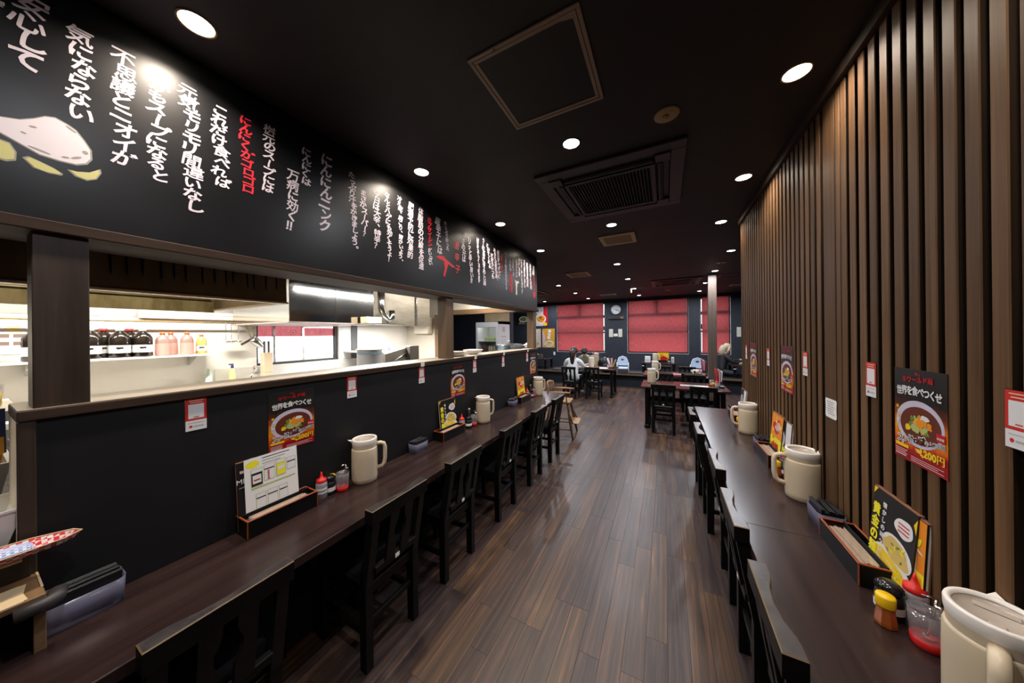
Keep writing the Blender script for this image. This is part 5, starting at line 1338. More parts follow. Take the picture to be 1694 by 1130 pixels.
# dishes on the ledge
def plate_stack(x, y, n, r, label, dz=.010):
    for k in range(n):
        o = thing('plate', label + (', topmost' if k == n - 1 else ', number %s from below' % ('one', 'two', 'three', 'four', 'five', 'six')[k]), 'plate', (x + .004 * math.sin(k * 2.1), y + .004 * math.cos(k * 3), 1.383 + k * dz), 0, 'plates stacked on the ledge')
        t = MB(); t.lathe([(r * .5, 0), (r * .55, .003), (r, .018), (r * .98, .020), (r * .55, .006), (.0001, .005)], 22, caps=False); t.build('plate_body', mat('white_china', (.72, .66, .58), .25), o)
plate_stack(-1.85, 2.36, 4, .105, 'white plate of the stack beside the middle pillar')
d = thing('serving_bowl', 'white serving bowl on the ledge in front of the drinks fridge', 'bowl', (-1.86, 2.66, 1.383))
t = MB(); t.lathe([(.05, 0), (.052, .006), (.11, .050), (.108, .052), (.05, .012), (.0001, .010)], 26, caps=False); t.build('bowl_body', mat('white_china', (.72, .66, .58), .25), d)
d = thing('cooking_pot', 'steel lidded pot on the ledge in front of the drinks fridge', 'pot', (-2.08, 3.92, 1.30))
t = MB(); t.lathe([(.20, 0), (.205, .01), (.205, .125), (.212, .130), (.212, .138)], 30); t.build('pot_body', mat('blue_grey_steel', (.34, .42, .50), .22, .9), d)
t = MB(); t.lathe([(.208, .138), (.19, .150), (.05, .160), (.0001, .160)], 30); ld = t.build('lid', mat('dark_lid', (.16, .15, .15), .3, .6), d)
t = MB(); t.lathe([(.014, .158), (.012, .19), (.020, .20), (.0001, .205)], 12); t.build('lid_knob', WHITE, ld)
d = thing('white_cloth', 'crumpled white cloth beside the steel pot on the ledge', 'cloth', (-1.855, 4.10, 1.385))
t = MB(); rr = random.Random(9)
for k in range(5): t.ell((rr.uniform(-.03, .03), rr.uniform(-.03, .03), .02 + .01 * k), (.05, .04, .025), 0, 10, 6)
t.build('cloth_folds', PAPER, d)
sbox('pot_stand', STEEL, -2.4, -1.96, 3.6, 4.15, 1.16, 1.30); tag(bpy.data.objects['pot_stand'], 'steel stand under the lidded pot behind the ledge', 'stand'); bpy.data.objects['pot_stand']['kind'] = 'thing'

# ------------------------------------------------------------------ drinks fridge beyond the doorway
d = thing('drinks_fridge', 'white glass-door drinks fridge seen past the kitchen ledge', 'fridge', (-4.18, 6.6, 0))
FW = mat('fridge_white', (.72, .70, .68), .35)
t = MB(); w = .34; h = 1.92
t.box(-w, -w + .03, .04, .70, 0, h); t.box(w - .03, w, .04, .70, 0, h); t.box(-w, w, .67, .70, 0, h); t.box(-w, w, .04, .70, h - .05, h); t.box(-w, w, .04, .70, 0, .5)
t.build('cabinet', FW, d)
t = MB()
for a in ((-w, w, h - .14, h), (-w, w, .45, .53), (-w, -w + .06, .53, h - .14), (w - .06, w, .53, h - .14)): t.box(a[0], a[1], 0, .04, a[2], a[3], b=.006)
dfr = t.build('door_frame', FW, d)
t = MB(); t.box(-w + .06, w - .06, .018, .022, .53, h - .14); t.build('door_glass', PANE, dfr)
for z in (.80, 1.12, 1.42):
    t = MB(); t.box(-w + .03, w - .03, .08, .66, z - .012, z); t.build('shelf', WHITE, d)
t = MB(); t.box(-w + .035, w - .035, .10, .14, h - .09, h - .07); t.build('inside_lamp', mat('fridge_tube', (.9, .9, .9), .4, emit=(.9, .97, 1), es=9), d)
t = MB(); t.box(w + .0005, w + .001, .25, .40, 1.66, 1.80); t.box(w + .0005, w + .001, .20, .46, 1.52, 1.55); 
for k in range(5): t.box(w + .0005, w + .001, .20, .45 - .03 * (k % 2), 1.22 + k * .055, 1.232 + k * .055)
t.build('side_note', mat('side_print', (.55, .42, .42), .5), d)
rr = random.Random(12); can_me = {}
def can(x, y, z, r, h, c, label, grp, nm='drink_can'):
    m = mat('can_%02d%02d%02d' % tuple(int(v * 99) for v in c), c, .35)
    t = MB(); t.lathe([(r * .8, 0), (r, h * .05), (r, h * .72), (r * .5, h * .88), (r * .45, h)], 10)
    o = t.build(nm, m); o.location = (x, y, z); tag(o, label, 'bottle', grp)
k = 0
for z, grp, cols, hh in ((1.12, 'bottles on the upper fridge shelf', ((.12, .05, .04), (.14, .06, .05), (.10, .04, .05), (.60, .52, .30), (.62, .55, .34), (.45, .40, .24), (.60, .55, .35)), .17), (.80, 'bottles on the middle fridge shelf', ((.45, .40, .38), (.50, .30, .28), (.55, .50, .48), (.40, .44, .50), (.50, .45, .40), (.55, .30, .28), (.30, .36, .46)), .19)):
    for i, c in enumerate(cols): can(-4.40 + i * .073, 6.75, z, .033, hh, c, ('first', 'second', 'third', 'fourth', 'fifth', 'sixth', 'last')[i] + ' bottle from the left on the ' + ('upper' if z > 1 else 'lower') + ' filled fridge shelf', grp, 'drink_bottle')
t = MB(); t.box(-.12, .16, .0, .2, 0, .10, b=.01); o = t.build('green_carton', mat('green_carton', (.35, .42, .16), .5)); o.location = (-4.22, 6.75, 1.42); tag(o, 'green carton on the top shelf of the drinks fridge', 'carton')

# ------------------------------------------------------------------ back wall things
d = thing('wall_clock', 'round silver clock between the two wide red blinds', 'clock', (-1.475, YB, 2.40))
t = MB(); t.lathe([(.15, 0), (.165, .015), (.165, .035), (.150, .040)], 36, caps=False); t.v = [(x, -z, y) for x, y, z in t.v]; t.build('case', mat('silver_case', (.45, .45, .47), .3, .6), d)
t = MB(); t.disc(0, 0, .152, .152, -.030, 0, 36); t.build('dial', mat('clock_dial', (.74, .74, .78), .35), d)
t = MB(); t.T = Matrix.Rotation(math.radians(115), 4, 'Y'); t.box(-.006, .006, -.034, -.032, -.02, .12); t.T = Matrix.Rotation(math.radians(118), 4, 'Y'); t.box(-.009, .009, -.037, -.035, -.02, .085)
t.T = None
for k in range(12):
    a = k * PI / 6; t.T = Matrix.Rotation(a, 4, 'Y'); t.box(-.004, .004, -.0315, -.031, .118, .138)
t.build('hands', BLACKP, d)
d = thing('wall_heater_panel', 'narrow dark panel with thin frame under the round clock', 'panel', (-1.475, YB, 2.075))
t = MB(); t.box(-.26, .26, -.05, 0, 0, .095, b=.006); t.build('panel_body', mat('dark_panel_body', (.028, .028, .030), .4), d)
t = MB(); t.box(-.262, .262, -.052, -.050, .085, .092); t.box(.14, .25, -.052, -.050, .01, .08); t.build('panel_trim', mat('bronze_frame', (.17, .11, .085), .45), d)
for i, (x, w, z, h, lb) in enumerate(((-1.645, .065, 1.47, .27, 'left of the pair under the round clock'), (-1.345, .062, 1.47, .27, 'right of the pair under the round clock'), (-1.495, .065, 1.49, .09, 'small low one between the two tall sheets'), (1.905, .05, 1.46, .28, 'right of the narrow blind'))):
    d = thing('wall_notice', 'pale paper notice on the back wall, ' + lb, 'notice', (x, YB, z), 0, 'notices on the back wall')
    t = MB(); t.box(-w, w, -.003, 0, 0, h); t.build('sheet', mat('ivory_paper', (.62, .60, .50), .6) if h > .1 else PAPER, d)
    t = MB()
    for k in range(4): t.quad(-w * .7, w * .6, h * (.2 + .17 * k), h * (.23 + .17 * k), -.0035)
    t.build('print', PM[11], d)
def big_poster(label, x, z, w, h, kind):
    d = thing('menu_poster', label, 'poster', (x, YB, z), 0, 'food posters on the back wall')
    base = {0: (.62, .58, .56), 1: (.62, .30, .03), 2: (.62, .52, .36), 3: (.015, .015, .016)}[kind]
    t = MB(); t.box(-w / 2, w / 2, -.004, 0, 0, h); t.build('sheet', mat('big_sheet_%d' % kind, base, .4), d)
    t = MB(); y = -.0046; rr = random.Random(kind)
    if kind == 0:
        t.quad(w * .18, w / 2, 0, h, y, 7); t.disc(-w * .02, h * .36, w * .40, h * .24, y - .0004, 1, 26); t.disc(-w * .02, h * .37, w * .34, h * .19, y - .0008, 6, 26, 0, .05)
        for i in range(24): t.disc(rr.uniform(-.14, .10), rr.uniform(h * .26, h * .48), .03, .016, y - .001 - i * 1e-5, rr.choice([4, 5, 3, 6]), 9, rr.uniform(-1, 1), .1)
        t.disc(w * .32, h * .09, w * .14, h * .09, y - .0009, 8, 20)
        for i, ch in enumerate('辛麺'): t.glyph(ch, -w * .2 + i * .12, h * .80, .11, y - .001, 11, .04)
        t.disc(-w * .42, h * .62, w * .10, h * .07, y - .0005, 12, 14, 0, .1)
    elif kind in (1, 2):
        t.disc(w * .06, h * .20, w * .36, h * .17, y - .0004, 1, 26, .1); t.disc(w * .06, h * .20, w * .30, h * .13, y - .0008, 13, 26, .1, .06)
        for i in range(16): t.disc(rr.uniform(-.06, .12), rr.uniform(h * .12, h * .28), .03, .010, y - .001 - i * 1e-5, rr.choice([12, 4, 1]), 7, rr.uniform(-1, 1))
        t.flat([(-w / 2, h * .05), (-w * .30, h * .1), (-w * .24, h * .5), (-w * .36, h * .85), (-w / 2, h * .9)], y - .0003, 10)
        for i, ch in enumerate('黄金麺'): t.glyph(ch, w * .10 - i * .02, h * (.86 - .17 * i), .13, y - .001, 1, .05)
    else:
        t.disc(.05, h * .55, .20, .12, y - .0004, 1, 24); t.disc(.05, h * .56, .15, .085, y - .0008, 4, 24, 0, .08); t.disc(-.10, h * .22, .035, .045, y - .0004, 6, 12, 0, .1)
        for k in range(3): t.quad(-.16, .16 - .04 * k, .04 + k * .018, .05 + k * .018, y, 11)
    t.build('print', MMN[:12] + [mat('print_teal', (.05, .30, .22), .4), mat('print_noodle', (.62, .45, .13), .35)], d)
big_poster('white and red noodle poster on the back wall left of the blinds', -4.22, 1.905, .515, .728, 0)
big_poster('orange noodle poster with white brush writing on the back wall', -3.93, 1.075, .50, .72, 1)
big_poster('pale poster strip left of the orange poster on the back wall', -4.45, 1.075, .42, .72, 2)
big_poster('black poster with a white bowl seen through the kitchen doorway', -5.02, 1.95, .60, .42, 3)
d = thing('wall_switch', 'small white switch plate under the orange poster', 'switch', (-3.70, YB, .80))
t = MB(); t.box(-.035, .035, -.012, 0, 0, .12, b=.003); t.build('plate', WHITE, d)
t = MB(); t.box(-.012, .012, -.017, -.012, .04, .08, b=.002); t.build('rocker', PAPER, d)

# ------------------------------------------------------------------ hall: raised floor things
PFZ = .397
def low_table(x, y, w, dp, label, h=.33):
    d = thing('low_table', label, 'table', (x, y, PFZ), 0, 'low tables on the raised floor')
    t = MB(); t.box(-w / 2, w / 2, -dp / 2, dp / 2, h - .035, h, b=.004); ttp = t.build('tabletop', TABLETOP, d)
    for sx in (-1, 1):
        for sy in (-1, 1):
            t = MB(); t.box(sx * (w / 2 - .03), sx * (w / 2 - .09), sy * (dp / 2 - .03), sy * (dp / 2 - .09), 0, h - .035, b=.003); t.build('leg', BLACKLAQ, d)
    t = MB(); t.lathe([(.03, 0), (.03, .012)], 12, (-w / 2 + .06, -dp / 2 - .002, h - .10)); t.build('corner_stud', WHITE, ttp)
low_table(-.17, 9.82, .92, .75, 'dark low table on the raised floor under the middle blind')
low_table(2.08, 9.85, 1.05, .75, 'dark low table before the blond guest at the right')
low_table(-4.15, 9.85, 1.1, .75, 'dark low table on the raised floor in the far left corner')
def pitcher_at(x, y, z, rz, label, s=1.0):
    o = dup(pt, (x, y, z), rz, label); o.scale = (s, s, s); o['group'] = 'cream water pitchers in the hall'
pitcher_at(-.215, 5.87, .70, 1.2, 'cream water pitcher on the nearest free table')
pitcher_at(-.20, 7.42, .70, 1.2, 'cream water pitcher on the second free table')
pitcher_at(-.26, 9.78, PFZ + .33, 1.2, 'cream water pitcher on the low table under the middle blind')
pitcher_at(-1.74, 7.93, .70, 2.6, 'cream water pitcher on the table of the couple')
def caddy(x, y, z, label, lean=.1, cols=(7, 6, 1), h=.24):
    d = thing('menu_stand', label, 'menu stand', (x, y, z), 0, 'menu stands on the hall tables')
    t = MB(); t.box(-.06, .06, -.09, .09, 0, .02, b=.003); t.build('tray', BLACKLAQ, d)
    for k, c in enumerate(cols):
        t = MB(); t.T = Matrix.Rotation(lean * (k - 1), 4, 'Y'); t.box(-.02 + k * .018, -.008 + k * .018, -.085, .085, .02, h - .02 * k); t.build('menu_card', PM[c], d)
    return d
def bottles_at(x, y, z, lb):
    o = dup(sq, (x, y, z), 0, 'red capped sauce bottle on ' + lb); o['group'] = 'sauce bottles on the hall tables'
    o = dup(so, (x + .075, y + .03, z), 0, 'black soy bottle on ' + lb); o['group'] = 'soy bottles on the hall tables'
    o = dup(hn, (x - .055, y - .055, z), 0, 'yellow capped bottle on ' + lb); o['group'] = 'yellow capped bottles on the hall tables'
caddy(.78, 5.90, .70, 'menu stand with red and brown menus on the nearest free table', .08, (7, 10, 1), .30)
bottles_at(.74, 5.74, .70, 'the nearest free table')
d = dup(cu, (.69, 5.92, .70), 0, 'clear condiment cup on the nearest free table'); d['group'] = 'condiment cups in the hall'
caddy(.72, 7.40, .70, 'menu stand with a red menu on the second free table', .06, (7, 1, 7), .33)
bottles_at(.64, 7.28, .70, 'the second free table')
d = thing('napkin_holder', 'white napkin holder on the second free table', 'holder', (.56, 7.30, .70)); t = MB(); t.box(-.04, .04, -.05, .05, 0, .11, b=.006); t.build('case', WHITE, d); t = MB(); t.box(-.03, .03, -.052, -.050, .02, .09); t.build('slot', BLACKP, d)
for x, y, lb in ((.43, 5.80, 'the nearest free table'), (.36, 7.30, 'the second free table')):
    d = thing('place_sheet', 'white paper sheet lying on ' + lb, 'sheet', (x, y, .701), 0); t = MB(); t.box(-.20, .20, -.07, .05, 0, .0015); t.build('sheet', PAPER, d)
    t = MB(); t.box(-.19, .0, -.05, .03, .0015, .002); t.build('print', PM[11], d)
caddy(-1.235, 8.00, .70, 'menu stand with white and pink menus on the table of the couple', .35, (1, 10, 8), .27)
d = dup(sq, (-1.30, 7.90, .70), 0, 'red capped sauce bottle on the table of the couple'); d['group'] = 'sauce bottles on the hall tables'
d = thing('open_menu', 'open white menu lying before the couple', 'menu', (-1.52, 7.80, .701), .2); t = MB(); t.box(-.21, -.002, -.15, .15, 0, .004); t.box(.002, .21, -.15, .15, 0, .004); t.build('pages', PAPER, d); t = MB(); t.box(-.19, -.03, -.1, .1, .004, .0045); t.build('print', PM[10], d)
d = thing('open_menu', 'second white menu under the hands of the guest in olive', 'menu', (-2.0, 8.05, .701), -.1); t = MB(); t.box(-.20, .20, -.14, .14, 0, .004); t.build('pages', PAPER, d); t = MB(); t.box(-.15, .1, -.1, .1, .004, .0045); t.build('print', PM[11], d)
# on the low table in the middle
d = thing('white_box', 'white paper box on the low table under the middle blind', 'box', (-.46, 9.70, PFZ + .33)); t = MB(); t.box(-.075, .075, -.06, .06, 0, .17, b=.004); t.build('carton', PAPER, d); t = MB(); t.box(-.05, .05, -.0615, -.060, .05, .07); t.build('print', PM[11], d)
d = thing('menu_book', 'orange and yellow menu standing on the low table under the middle blind', 'menu', (-.05, 9.92, PFZ + .33), 0); t = MB(); t.box(-.15, .15, -.006, .006, 0, .27, 0); t.disc(.02, .10, .10, .07, -.0065, 1, 16, 0, .1); t.disc(-.04, .2, .05, .04, -.0066, 2, 14, 0, .1); t.build('cover', [PM[8], PM[7], PM[6]], d); t = MB(); t.box(-.16, .16, -.04, .04, 0, .05, b=.004); t.build('stand', BLACKLAQ, d)
d = dup(so, (.10, 9.80, PFZ + .33), 0, 'black soy bottle on the low table under the middle blind'); d['group'] = 'soy bottles on the hall tables'
d = thing('napkin_holder', 'small white napkin holder on the low table under the middle blind', 'holder', (.20, 9.86, PFZ + .33)); t = MB(); t.box(-.035, .035, -.04, .04, 0, .15, b=.006); t.build('case', WHITE, d); t = MB(); t.box(-.02, .02, -.0415, -.04, .03, .12); t.build('slot', PM[11], d)
# on the right low table
d = thing('food_bowl', 'white bowl on the low table before the blond guest', 'bowl', (1.78, 9.72, PFZ + .33)); t = MB(); t.lathe([(.05, 0), (.11, .05), (.105, .055), (.05, .012), (.0001, .01)], 20, caps=False); t.build('bowl_body', mat('white_china', (.72, .66, .58), .25), d)
caddy(2.05, 9.95, PFZ + .33, 'menu stand on the low table before the blond guest', .2, (8, 10, 1), .27)
d = thing('tissue_box', 'small brown box with tissues on the low table in the far left corner', 'box', (-4.05, 9.9, PFZ + .33)); t = MB(); t.box(-.14, .14, -.08, .08, 0, .13, b=.004); t.build('case', mat('brown_box', (.10, .075, .06), .5), d); t = MB(); t.ell((-.06, 0, .14), (.04, .03, .03), 0, 10, 6); t.build('tissue', PAPER, d)
d = thing('tablet_menu', 'black flat menu lying on the low table in the far left corner', 'menu', (-3.85, 9.62, PFZ + .33), .3); t = MB(); t.box(-.15, .15, -.10, .10, 0, .012, b=.003); t.build('cover', BLACKP, d)
# cushions lying on the raised floor
for i, (x, y, lb) in enumerate(((-3.1, 9.55, 'grey floor cushion behind the guest in white'), (-.75, 9.5, 'grey floor cushion between the child chair and the low table'), (-2.75, 9.75, 'second grey floor cushion near the left wide blind'))):
    d = thing('floor_cushion', lb, 'cushion', (x, y, PFZ), .1 * i, 'floor cushions'); t = MB(); t.box(-.24, .24, -.22, .22, 0, .045, b=.018); t.build('cushion_body', mat('dark_cushion', (.05, .045, .05), .8), d)
    t = MB(); t.tube([(-.23, -.21, .022), (.23, -.21, .022), (.23, .21, .022), (-.23, .21, .022), (-.23, -.21, .022)], .006, 6); t.build('piping', BLACKP, d)
# child chairs
def child_chair(x, y, rz, label):
    d = thing('child_chair', label, 'child chair', (x, y, PFZ), rz, 'pale blue child chairs')
    PB = mat('pale_blue_vinyl', (.50, .60, .74), .45); WT = mat('white_tube', (.62, .66, .74), .35)
    for sx in (-1, 1):
        t = MB(); t.tube([(sx * .16, -.16, 0), (sx * .16, -.16, .26), (sx * .16, -.12, .31), (sx * .16, .0, .315), (sx * .16, .10, .30), (sx * .16, .13, 0)], .012, 8); t.build('tube_leg', WT, d)
    t = MB(); t.tube([(-.145, .13, .16), (-.145, .15, .36), (-.10, .16, .46), (0, .165, .495), (.10, .16, .46), (.145, .15, .36), (.145, .13, .16)], .012, 8); t.build('back_tube', WT, d)
    t = MB(); pts = [(-.135, .22), (-.135, .36), (-.118, .41), (-.08, .452), (-.03, .475), (.03, .475), (.08, .452), (.118, .41), (.135, .36), (.135, .22)]
    t.v = [(a, .128, b) for a, b in pts] + [(a, .148, b) for a, b in pts]; n = len(pts); t.f = [tuple(range(n)), tuple(range(2 * n - 1, n - 1, -1))] + [(i, n + i, n + (i + 1) % n, (i + 1) % n) for i in range(n)]; t.m = [0] * len(t.f); t.sm = [False] * len(t.f); t.build('backrest', PB, d)
    t = MB(); t.disc(-.005, .40, .045, .020, .1270, 0, 16); t.disc(.005, .365, .02, .006, .1270, 0, 12); t.disc(-.02, .385, .018, .02, .1268, 0, 10); t.build('back_print', mat('dark_print', (.03, .04, .07), .5), d)
    t = MB(); t.box(-.15, .15, -.14, .13, .15, .185, b=.012); t.build('seat', PB, d)
    t = MB(); t.tube([(-.16, -.16, .15), (.16, -.16, .15)], .011, 8); t.build('front_tube', WT, d)
child_chair(-1.13, 9.38, .12, 'pale blue child chair on the raised floor between the couple and the low table')
child_chair(.78, 9.40, -.1, 'pale blue child chair on the raised floor behind the second free table')
d = thing('backpack', 'black backpack behind the table of the couple', 'bag', (-1.62, 9.40, PFZ)); t = MB(); t.ell((0, 0, .24), (.25, .16, .25), 0, 16, 10); t.build('bag_body', VINYL, d); t = MB(); t.ell((.03, -.12, .18), (.15, .07, .12), 0, 12, 8); t.build('front_pocket', BLACKP, d); t = MB(); t.tube([(-.06, 0, .48), (-.03, 0, .54), (.03, 0, .54), (.06, 0, .48)], .012, 8); t.build('strap', BLACKP, d)
d = thing('tote_bag', 'beige tote bag with pink cloth behind the table of the couple', 'bag', (-1.98, 9.50, PFZ)); t = MB(); t.box(-.13, .13, -.05, .05, 0, .50, b=.02); t.build('bag_body', mat('beige_cloth', (.42, .36, .22), .8), d); t = MB(); t.ell((.05, 0, .54), (.09, .04, .05), 0, 10, 6); t.build('pink_cloth', mat('pink_cloth', (.62, .36, .38), .8), d); t = MB(); t.tube([(-.07, 0, .5), (-.05, 0, .60), (.0, 0, .62), (.04, 0, .5)], .008, 6); t.build('handle', mat('beige_cloth', (.42, .36, .22), .8), d)

# wooden high chair at the end of the left counter
HC = wood('honey_wood', (.24, .12, .045), (.42, .24, .10), (20, 20, 2), .4, .5, .05)
HCD = wood('dark_honey_wood', (.09, .045, .022), (.17, .09, .045), (20, 20, 2), .4, .5, .05)
d = thing('high_chair', 'wooden child high chair with turned legs at the end of the partition counter', 'high chair', (-1.48, 4.52, 0), -PI / 2 + .12)
fx = {}
for sx in (-1, 1):
    for sy in (-1, 1):
        a = Vector((sx * .22, sy * .22 - .0, 0)); b = Vector((sx * .13, sy * .13, .53))
        p = [a.lerp(b, k / 6) for k in range(7)]
        t = MB(); t.tube(p, [.012, .017, .020, .022, .019, .017, .015], 10); t.build('leg', HCD if sy > 0 else HC, d)
t = MB(); t.box(-.17, .17, -.17, .17, .525, .555, b=.012); t.build('seat', HC, d)
t = MB(); t.box(-.16, .16, .16, .30, .225, .243, b=.006); t.build('foot_rest', HC, d)
for sx in (-1, 1):
    t = MB(); t.tube([(sx * .19, .22, .0 + .235), (sx * .16, .16, .40)], .009, 8); t.build('foot_strut', HCD, d)
for z, s in ((.14, .195), (.20, .185)):
    t = MB(); t.tube([(-s, -s, z), (-s, s, z)], .010, 8); t.tube([(s, -s, z), (s, s, z)], .010, 8) if z < .18 else t.tube([(-s, -s, z), (s, -s, z)], .010, 8); t.build('stretcher', HCD, d)
for i in range(5):
    x = -.14 + .07 * i; t = MB(); t.tube([(x, -.145, .55), (x * 1.12, -.185, .80)], [.009, .007], 8); t.build('spindle', HCD, d)
t = MB(); t.tube([(-.185, -.165, .80), (-.09, -.195, .815), (0, -.205, .82), (.09, -.195, .815), (.185, -.165, .80)], [.020, .026, .028, .026, .020], 8, flat=.5); t.build('top_rail', HC, d)
for sx in (-1, 1):
    t = MB(); t.tube([(sx * .165, -.15, .54), (sx * .185, -.165, .82)], .012, 8); t.build('back_post', HCD, d)
    t = MB(); t.tube([(sx * .18, -.16, .70), (sx * .20, .02, .70), (sx * .19, .18, .70)], [.012, .016, .014], 8, flat=1.4); t.build('arm_rest', HC, d)
    for y in (-.02, .12):
        t = MB(); t.tube([(sx * .155, y, .55), (sx * .19, y, .70)], .009, 8); t.build('arm_spindle', HCD, d)

# ------------------------------------------------------------------ people
SKIN = mat('skin', (.52, .33, .24), .5); HAIRB = mottled('dark_brown_hair', (.012, .008, .006), (.035, .022, .016), 40, .4, stretch=(1, 1, .15)); HAIRK = mottled('black_hair', (.006, .005, .005), (.016, .013, .012), 40, .4)
HAIRY = mottled('blond_hair', (.40, .31, .20), (.56, .46, .33), 40, .45, stretch=(1, 1, .15))
def person(label, loc, rz, J, E, zone, mats, hair, head, cat='person', group=None):
    """one skinned body grown over the joint graph; zone(co) gives the material of a face"""
    d = thing('person', label, cat, loc, rz, group)
    names = list(J)
    me = bpy.data.meshes.new('body'); me.from_pydata([J[n][0] for n in names], [(names.index(a), names.index(b)) for a, b in E], [])
    o = bpy.data.objects.new('body', me); COL.objects.link(o)
    sk = o.modifiers.new('skin', 'SKIN'); sk.use_smooth_shade = True
    o.modifiers.new('sub', 'SUBSURF').levels = 1
    for i, n in enumerate(names):
        r = J[n][1]; me.skin_vertices[0].data[i].radius = (r, r) if not isinstance(r, tuple) else r
        me.skin_vertices[0].data[i].use_root = (n == 'pelvis')
    dg = bpy.context.evaluated_depsgraph_get()
    m2 = bpy.data.meshes.new_from_object(o.evaluated_get(dg))
    o.modifiers.clear(); o.data = m2
    for m in mats: m2.materials.append(m)
    for p in m2.polygons: p.material_index = zone(p.center); p.use_smooth = True
    o.parent = d
    hc, hr, tilt = head          # head centre, radius, forward tilt
    T = Matrix.Translation(hc) @ Matrix.Rotation(-tilt, 4, 'X')
    t = MB(); t.T = T
    for sx in (-1, 1): t.ell((sx * .034, .083, .0), (.013, .008, .009), 0, 8, 6)
    t.build('eyes', mat('eye_dark', (.03, .02, .02), .2), d)
    t = MB(); t.T = T; t.ell((0, .098, -.028), (.013, .018, .022), 0, 8, 6); t.build('nose', SKIN, d)
    t = MB(); t.T = T; t.ell((0, .086, -.064), (.024, .008, .007), 0, 8, 6); t.build('mouth', mat('lip', (.42, .16, .14), .4), d)
    for sx in (-1, 1):
        t = MB(); t.T = T; t.ell((sx * .080, .0, -.015), (.012, .020, .030), 0, 8, 6); t.build('ear', SKIN, d)
    t = MB(); t.T = T; hair(t); t.build('hair', mats[4], d)
    return d
def hands(J, E, w, palm, dirv, side, pre):
    p = Vector(palm); dv = Vector(dirv).normalized(); sv = Vector(side).normalized()
    J[pre + 'palm'] = (tuple(p), (.034, .016)); E.append((w, pre + 'palm'))
    for k, (off, ln) in enumerate(((-.028, .065), (-.010, .078), (.010, .074), (.028, .058))):
        a = p + dv * .045 + sv * off; b = a + dv * ln * .55 + Vector((0, 0, -.004)); c = b + dv * ln * .35 + Vector((0, 0, -.018))
        J['%sf%da' % (pre, k)] = (tuple(a), .010); J['%sf%db' % (pre, k)] = (tuple(b), .009); J['%sf%dc' % (pre, k)] = (tuple(c), .007)
        E += [(pre + 'palm', '%sf%da' % (pre, k)), ('%sf%da' % (pre, k), '%sf%db' % (pre, k)), ('%sf%db' % (pre, k), '%sf%dc' % (pre, k))]
    a = p - sv * .045 + dv * .005; b = a - sv * .012 + dv * .035
    J[pre + 't1'] = (tuple(a), .012); J[pre + 't2'] = (tuple(b), .010); E += [(pre + 'palm', pre + 't1'), (pre + 't1', pre + 't2')]
def seated(lean=.06, head_f=.05, head_drop=0.0, arm=((.24, .10, .70), (.17, .36, .74)), legs='chair', hip=.50, bulk=1.0):
    J = {'pelvis': ((0, 0, hip), (.150 * bulk, .115 * bulk)), 'belly': ((0, lean * .4, hip + .16), (.135 * bulk, .105 * bulk)), 'chest': ((0, lean, hip + .33), (.150 * bulk, .110 * bulk)),
         'collar': ((0, lean * 1.2, hip + .445), (.085, .07)), 'neck': ((0, lean * 1.3 + head_f * .4, hip + .50 - head_drop * .3), .052),
         'jaw': ((0, lean * 1.3 + head_f * .9, hip + .565 - head_drop * .7), (.062, .066)), 'head': ((0, lean * 1.3 + head_f, hip + .64 - head_drop), (.076, .092)), 'crown': ((0, lean * 1.3 + head_f * .9, hip + .715 - head_drop), (.058, .070))}
    E = [('pelvis', 'belly'), ('belly', 'chest'), ('chest', 'collar'), ('collar', 'neck'), ('neck', 'jaw'), ('jaw', 'head'), ('head', 'crown')]
    for s, q in ((-1, 'l'), (1, 'r')):
        J[q + 'sh'] = ((s * .165 * bulk, lean * 1.1, hip + .40), .068); J[q + 'el'] = ((s * arm[0][0], arm[0][1] + lean, arm[0][2]), .047); J[q + 'wr'] = ((s * arm[1][0], arm[1][1] + lean, arm[1][2]), .029)
        E += [('collar', q + 'sh'), (q + 'sh', q + 'el'), (q + 'el', q + 'wr')]
        hands(J, E, q + 'wr', (s * (arm[1][0] - .03), arm[1][1] + lean + .065, arm[1][2] + .0), (-s * .25, 1, 0), (s, 0, 0), q)
        if legs == 'chair':
            J[q + 'hip'] = ((s * .095, .03, hip - .01), .090); J[q + 'kn'] = ((s * .12, .42, hip - .0), .062); J[q + 'an'] = ((s * .12, .38, .09), .040); J[q + 'to'] = ((s * .13, .52, .035), (.036, .03))
        else:
            J[q + 'hip'] = ((s * .11, .04, hip - .02), .090); J[q + 'kn'] = ((s * .32, .26, hip - .03), .060); J[q + 'an'] = ((s * -.05, .36, hip - .07), .042); J[q + 'to'] = ((s * -.17, .38, hip - .08), (.036, .03))
        E += [('pelvis', q + 'hip'), (q + 'hip', q + 'kn'), (q + 'kn', q + 'an'), (q + 'an', q + 'to')]
    return J, E, Vector((0, lean * 1.3 + head_f, hip + .645 - head_drop))
def zone(hip, neck, sleeve, low=.12):
    def f(c):
        if c.z > neck: return 0
        if abs(c.x) > .03 and c.y > sleeve and c.z > hip + .12: return 0
        if c.z < low: return 3
        if c.z > hip + .03 or (c.z > hip - .13 and c.y < .10): return 1
        return 2
    return f
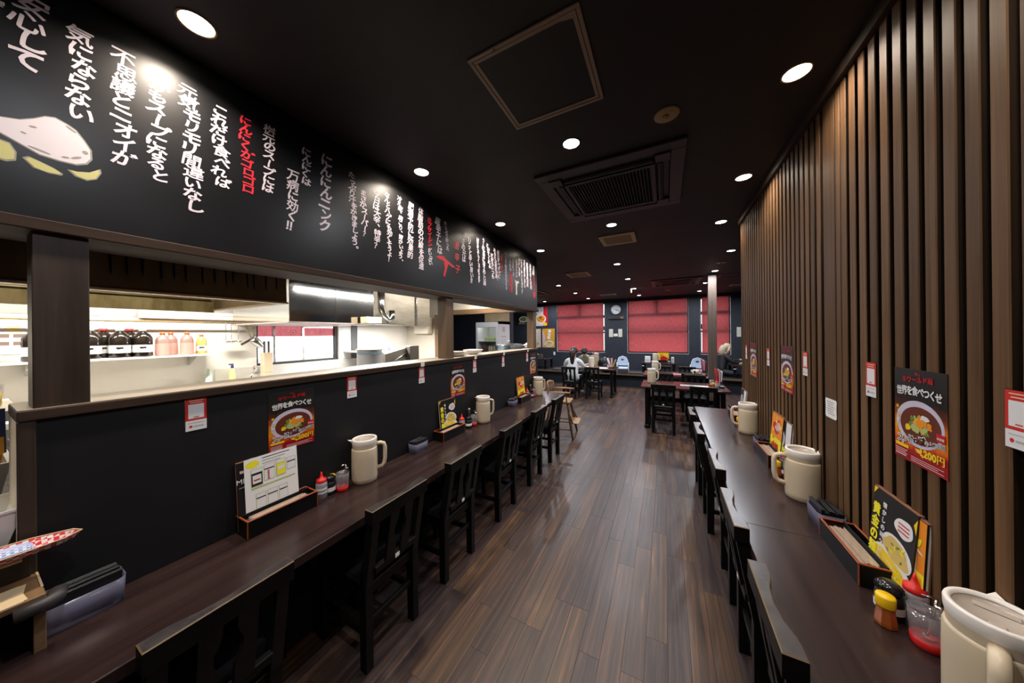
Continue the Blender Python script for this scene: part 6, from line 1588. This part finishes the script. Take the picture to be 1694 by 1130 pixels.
# guest in white, back to the camera
J, E, hc = seated(lean=.10, head_f=.03, arm=((.27, .10, .72), (.17, .34, .735)), hip=.49, bulk=1.12)
def hair_long(t):
    t.ell((0, -.012, .018), (.094, .108, .108), 0, 16, 10)
    t.tube([(0, -.08, .03), (.0, -.115, -.06), (.0, -.125, -.16), (.008, -.115, -.26), (.012, -.10, -.36), (.014, -.09, -.42)], [.075, .080, .062, .052, .036, .010], 12)
wv = person('person with long dark hair in a white jacket seated with the back to the aisle', (-2.10, 7.34, 0), -.08, J, E, zone(.49, .975, .42), [SKIN, mat('white_jacket', (.70, .72, .72), .8), mat('black_trousers', (.012, .012, .014), .7), mat('white_shoe', (.60, .60, .60), .5), HAIRB], hair_long, (hc, .09, .1))
J, E, hc = seated(lean=.14, head_f=.12, head_drop=.055, arm=((.24, .10, .74), (.12, .24, .745)), hip=.49)
def hair_short(t):
    t.ell((0, -.012, .030), (.088, .102, .090), 0, 16, 10); t.ell((0, .045, .062), (.075, .055, .042), 0, 12, 8)
person('person with short black hair in an olive shirt bent over a menu at the table', (-2.03, 8.60, 0), PI + .05, J, E, zone(.49, .955, .34), [SKIN, mat('olive_shirt', (.16, .17, .11), .8), mat('black_trousers', (.012, .012, .014), .7), BLACKP, HAIRK], hair_short, (hc, .09, .75))
J, E, hc = seated(lean=.08, head_f=.05, head_drop=.01, arm=((.25, .14, .38), (.14, .38, .44)), legs='floor', hip=.14)
def hair_blond(t):
    t.ell((0, -.012, .020), (.094, .106, .106), 0, 16, 10)
    t.tube([(0, -.075, .04), (0, -.105, -.06), (0, -.105, -.16), (0, -.09, -.24)], [.075, .088, .085, .05], 12)
    for sx in (-1, 1): t.tube([(sx * .07, .02, .04), (sx * .088, .01, -.06), (sx * .08, -.02, -.17)], [.03, .032, .018], 8)
person('person with long blond hair in a black top seated on the raised floor', (1.36, 9.80, PFZ), -PI / 2 + .15, J, E, zone(.14, .63, .46, -.5), [SKIN, mat('black_top', (.010, .010, .012), .7), mat('navy_trousers', (.014, .016, .03), .7), BLACKP, HAIRY], hair_blond, (hc, .09, .15))
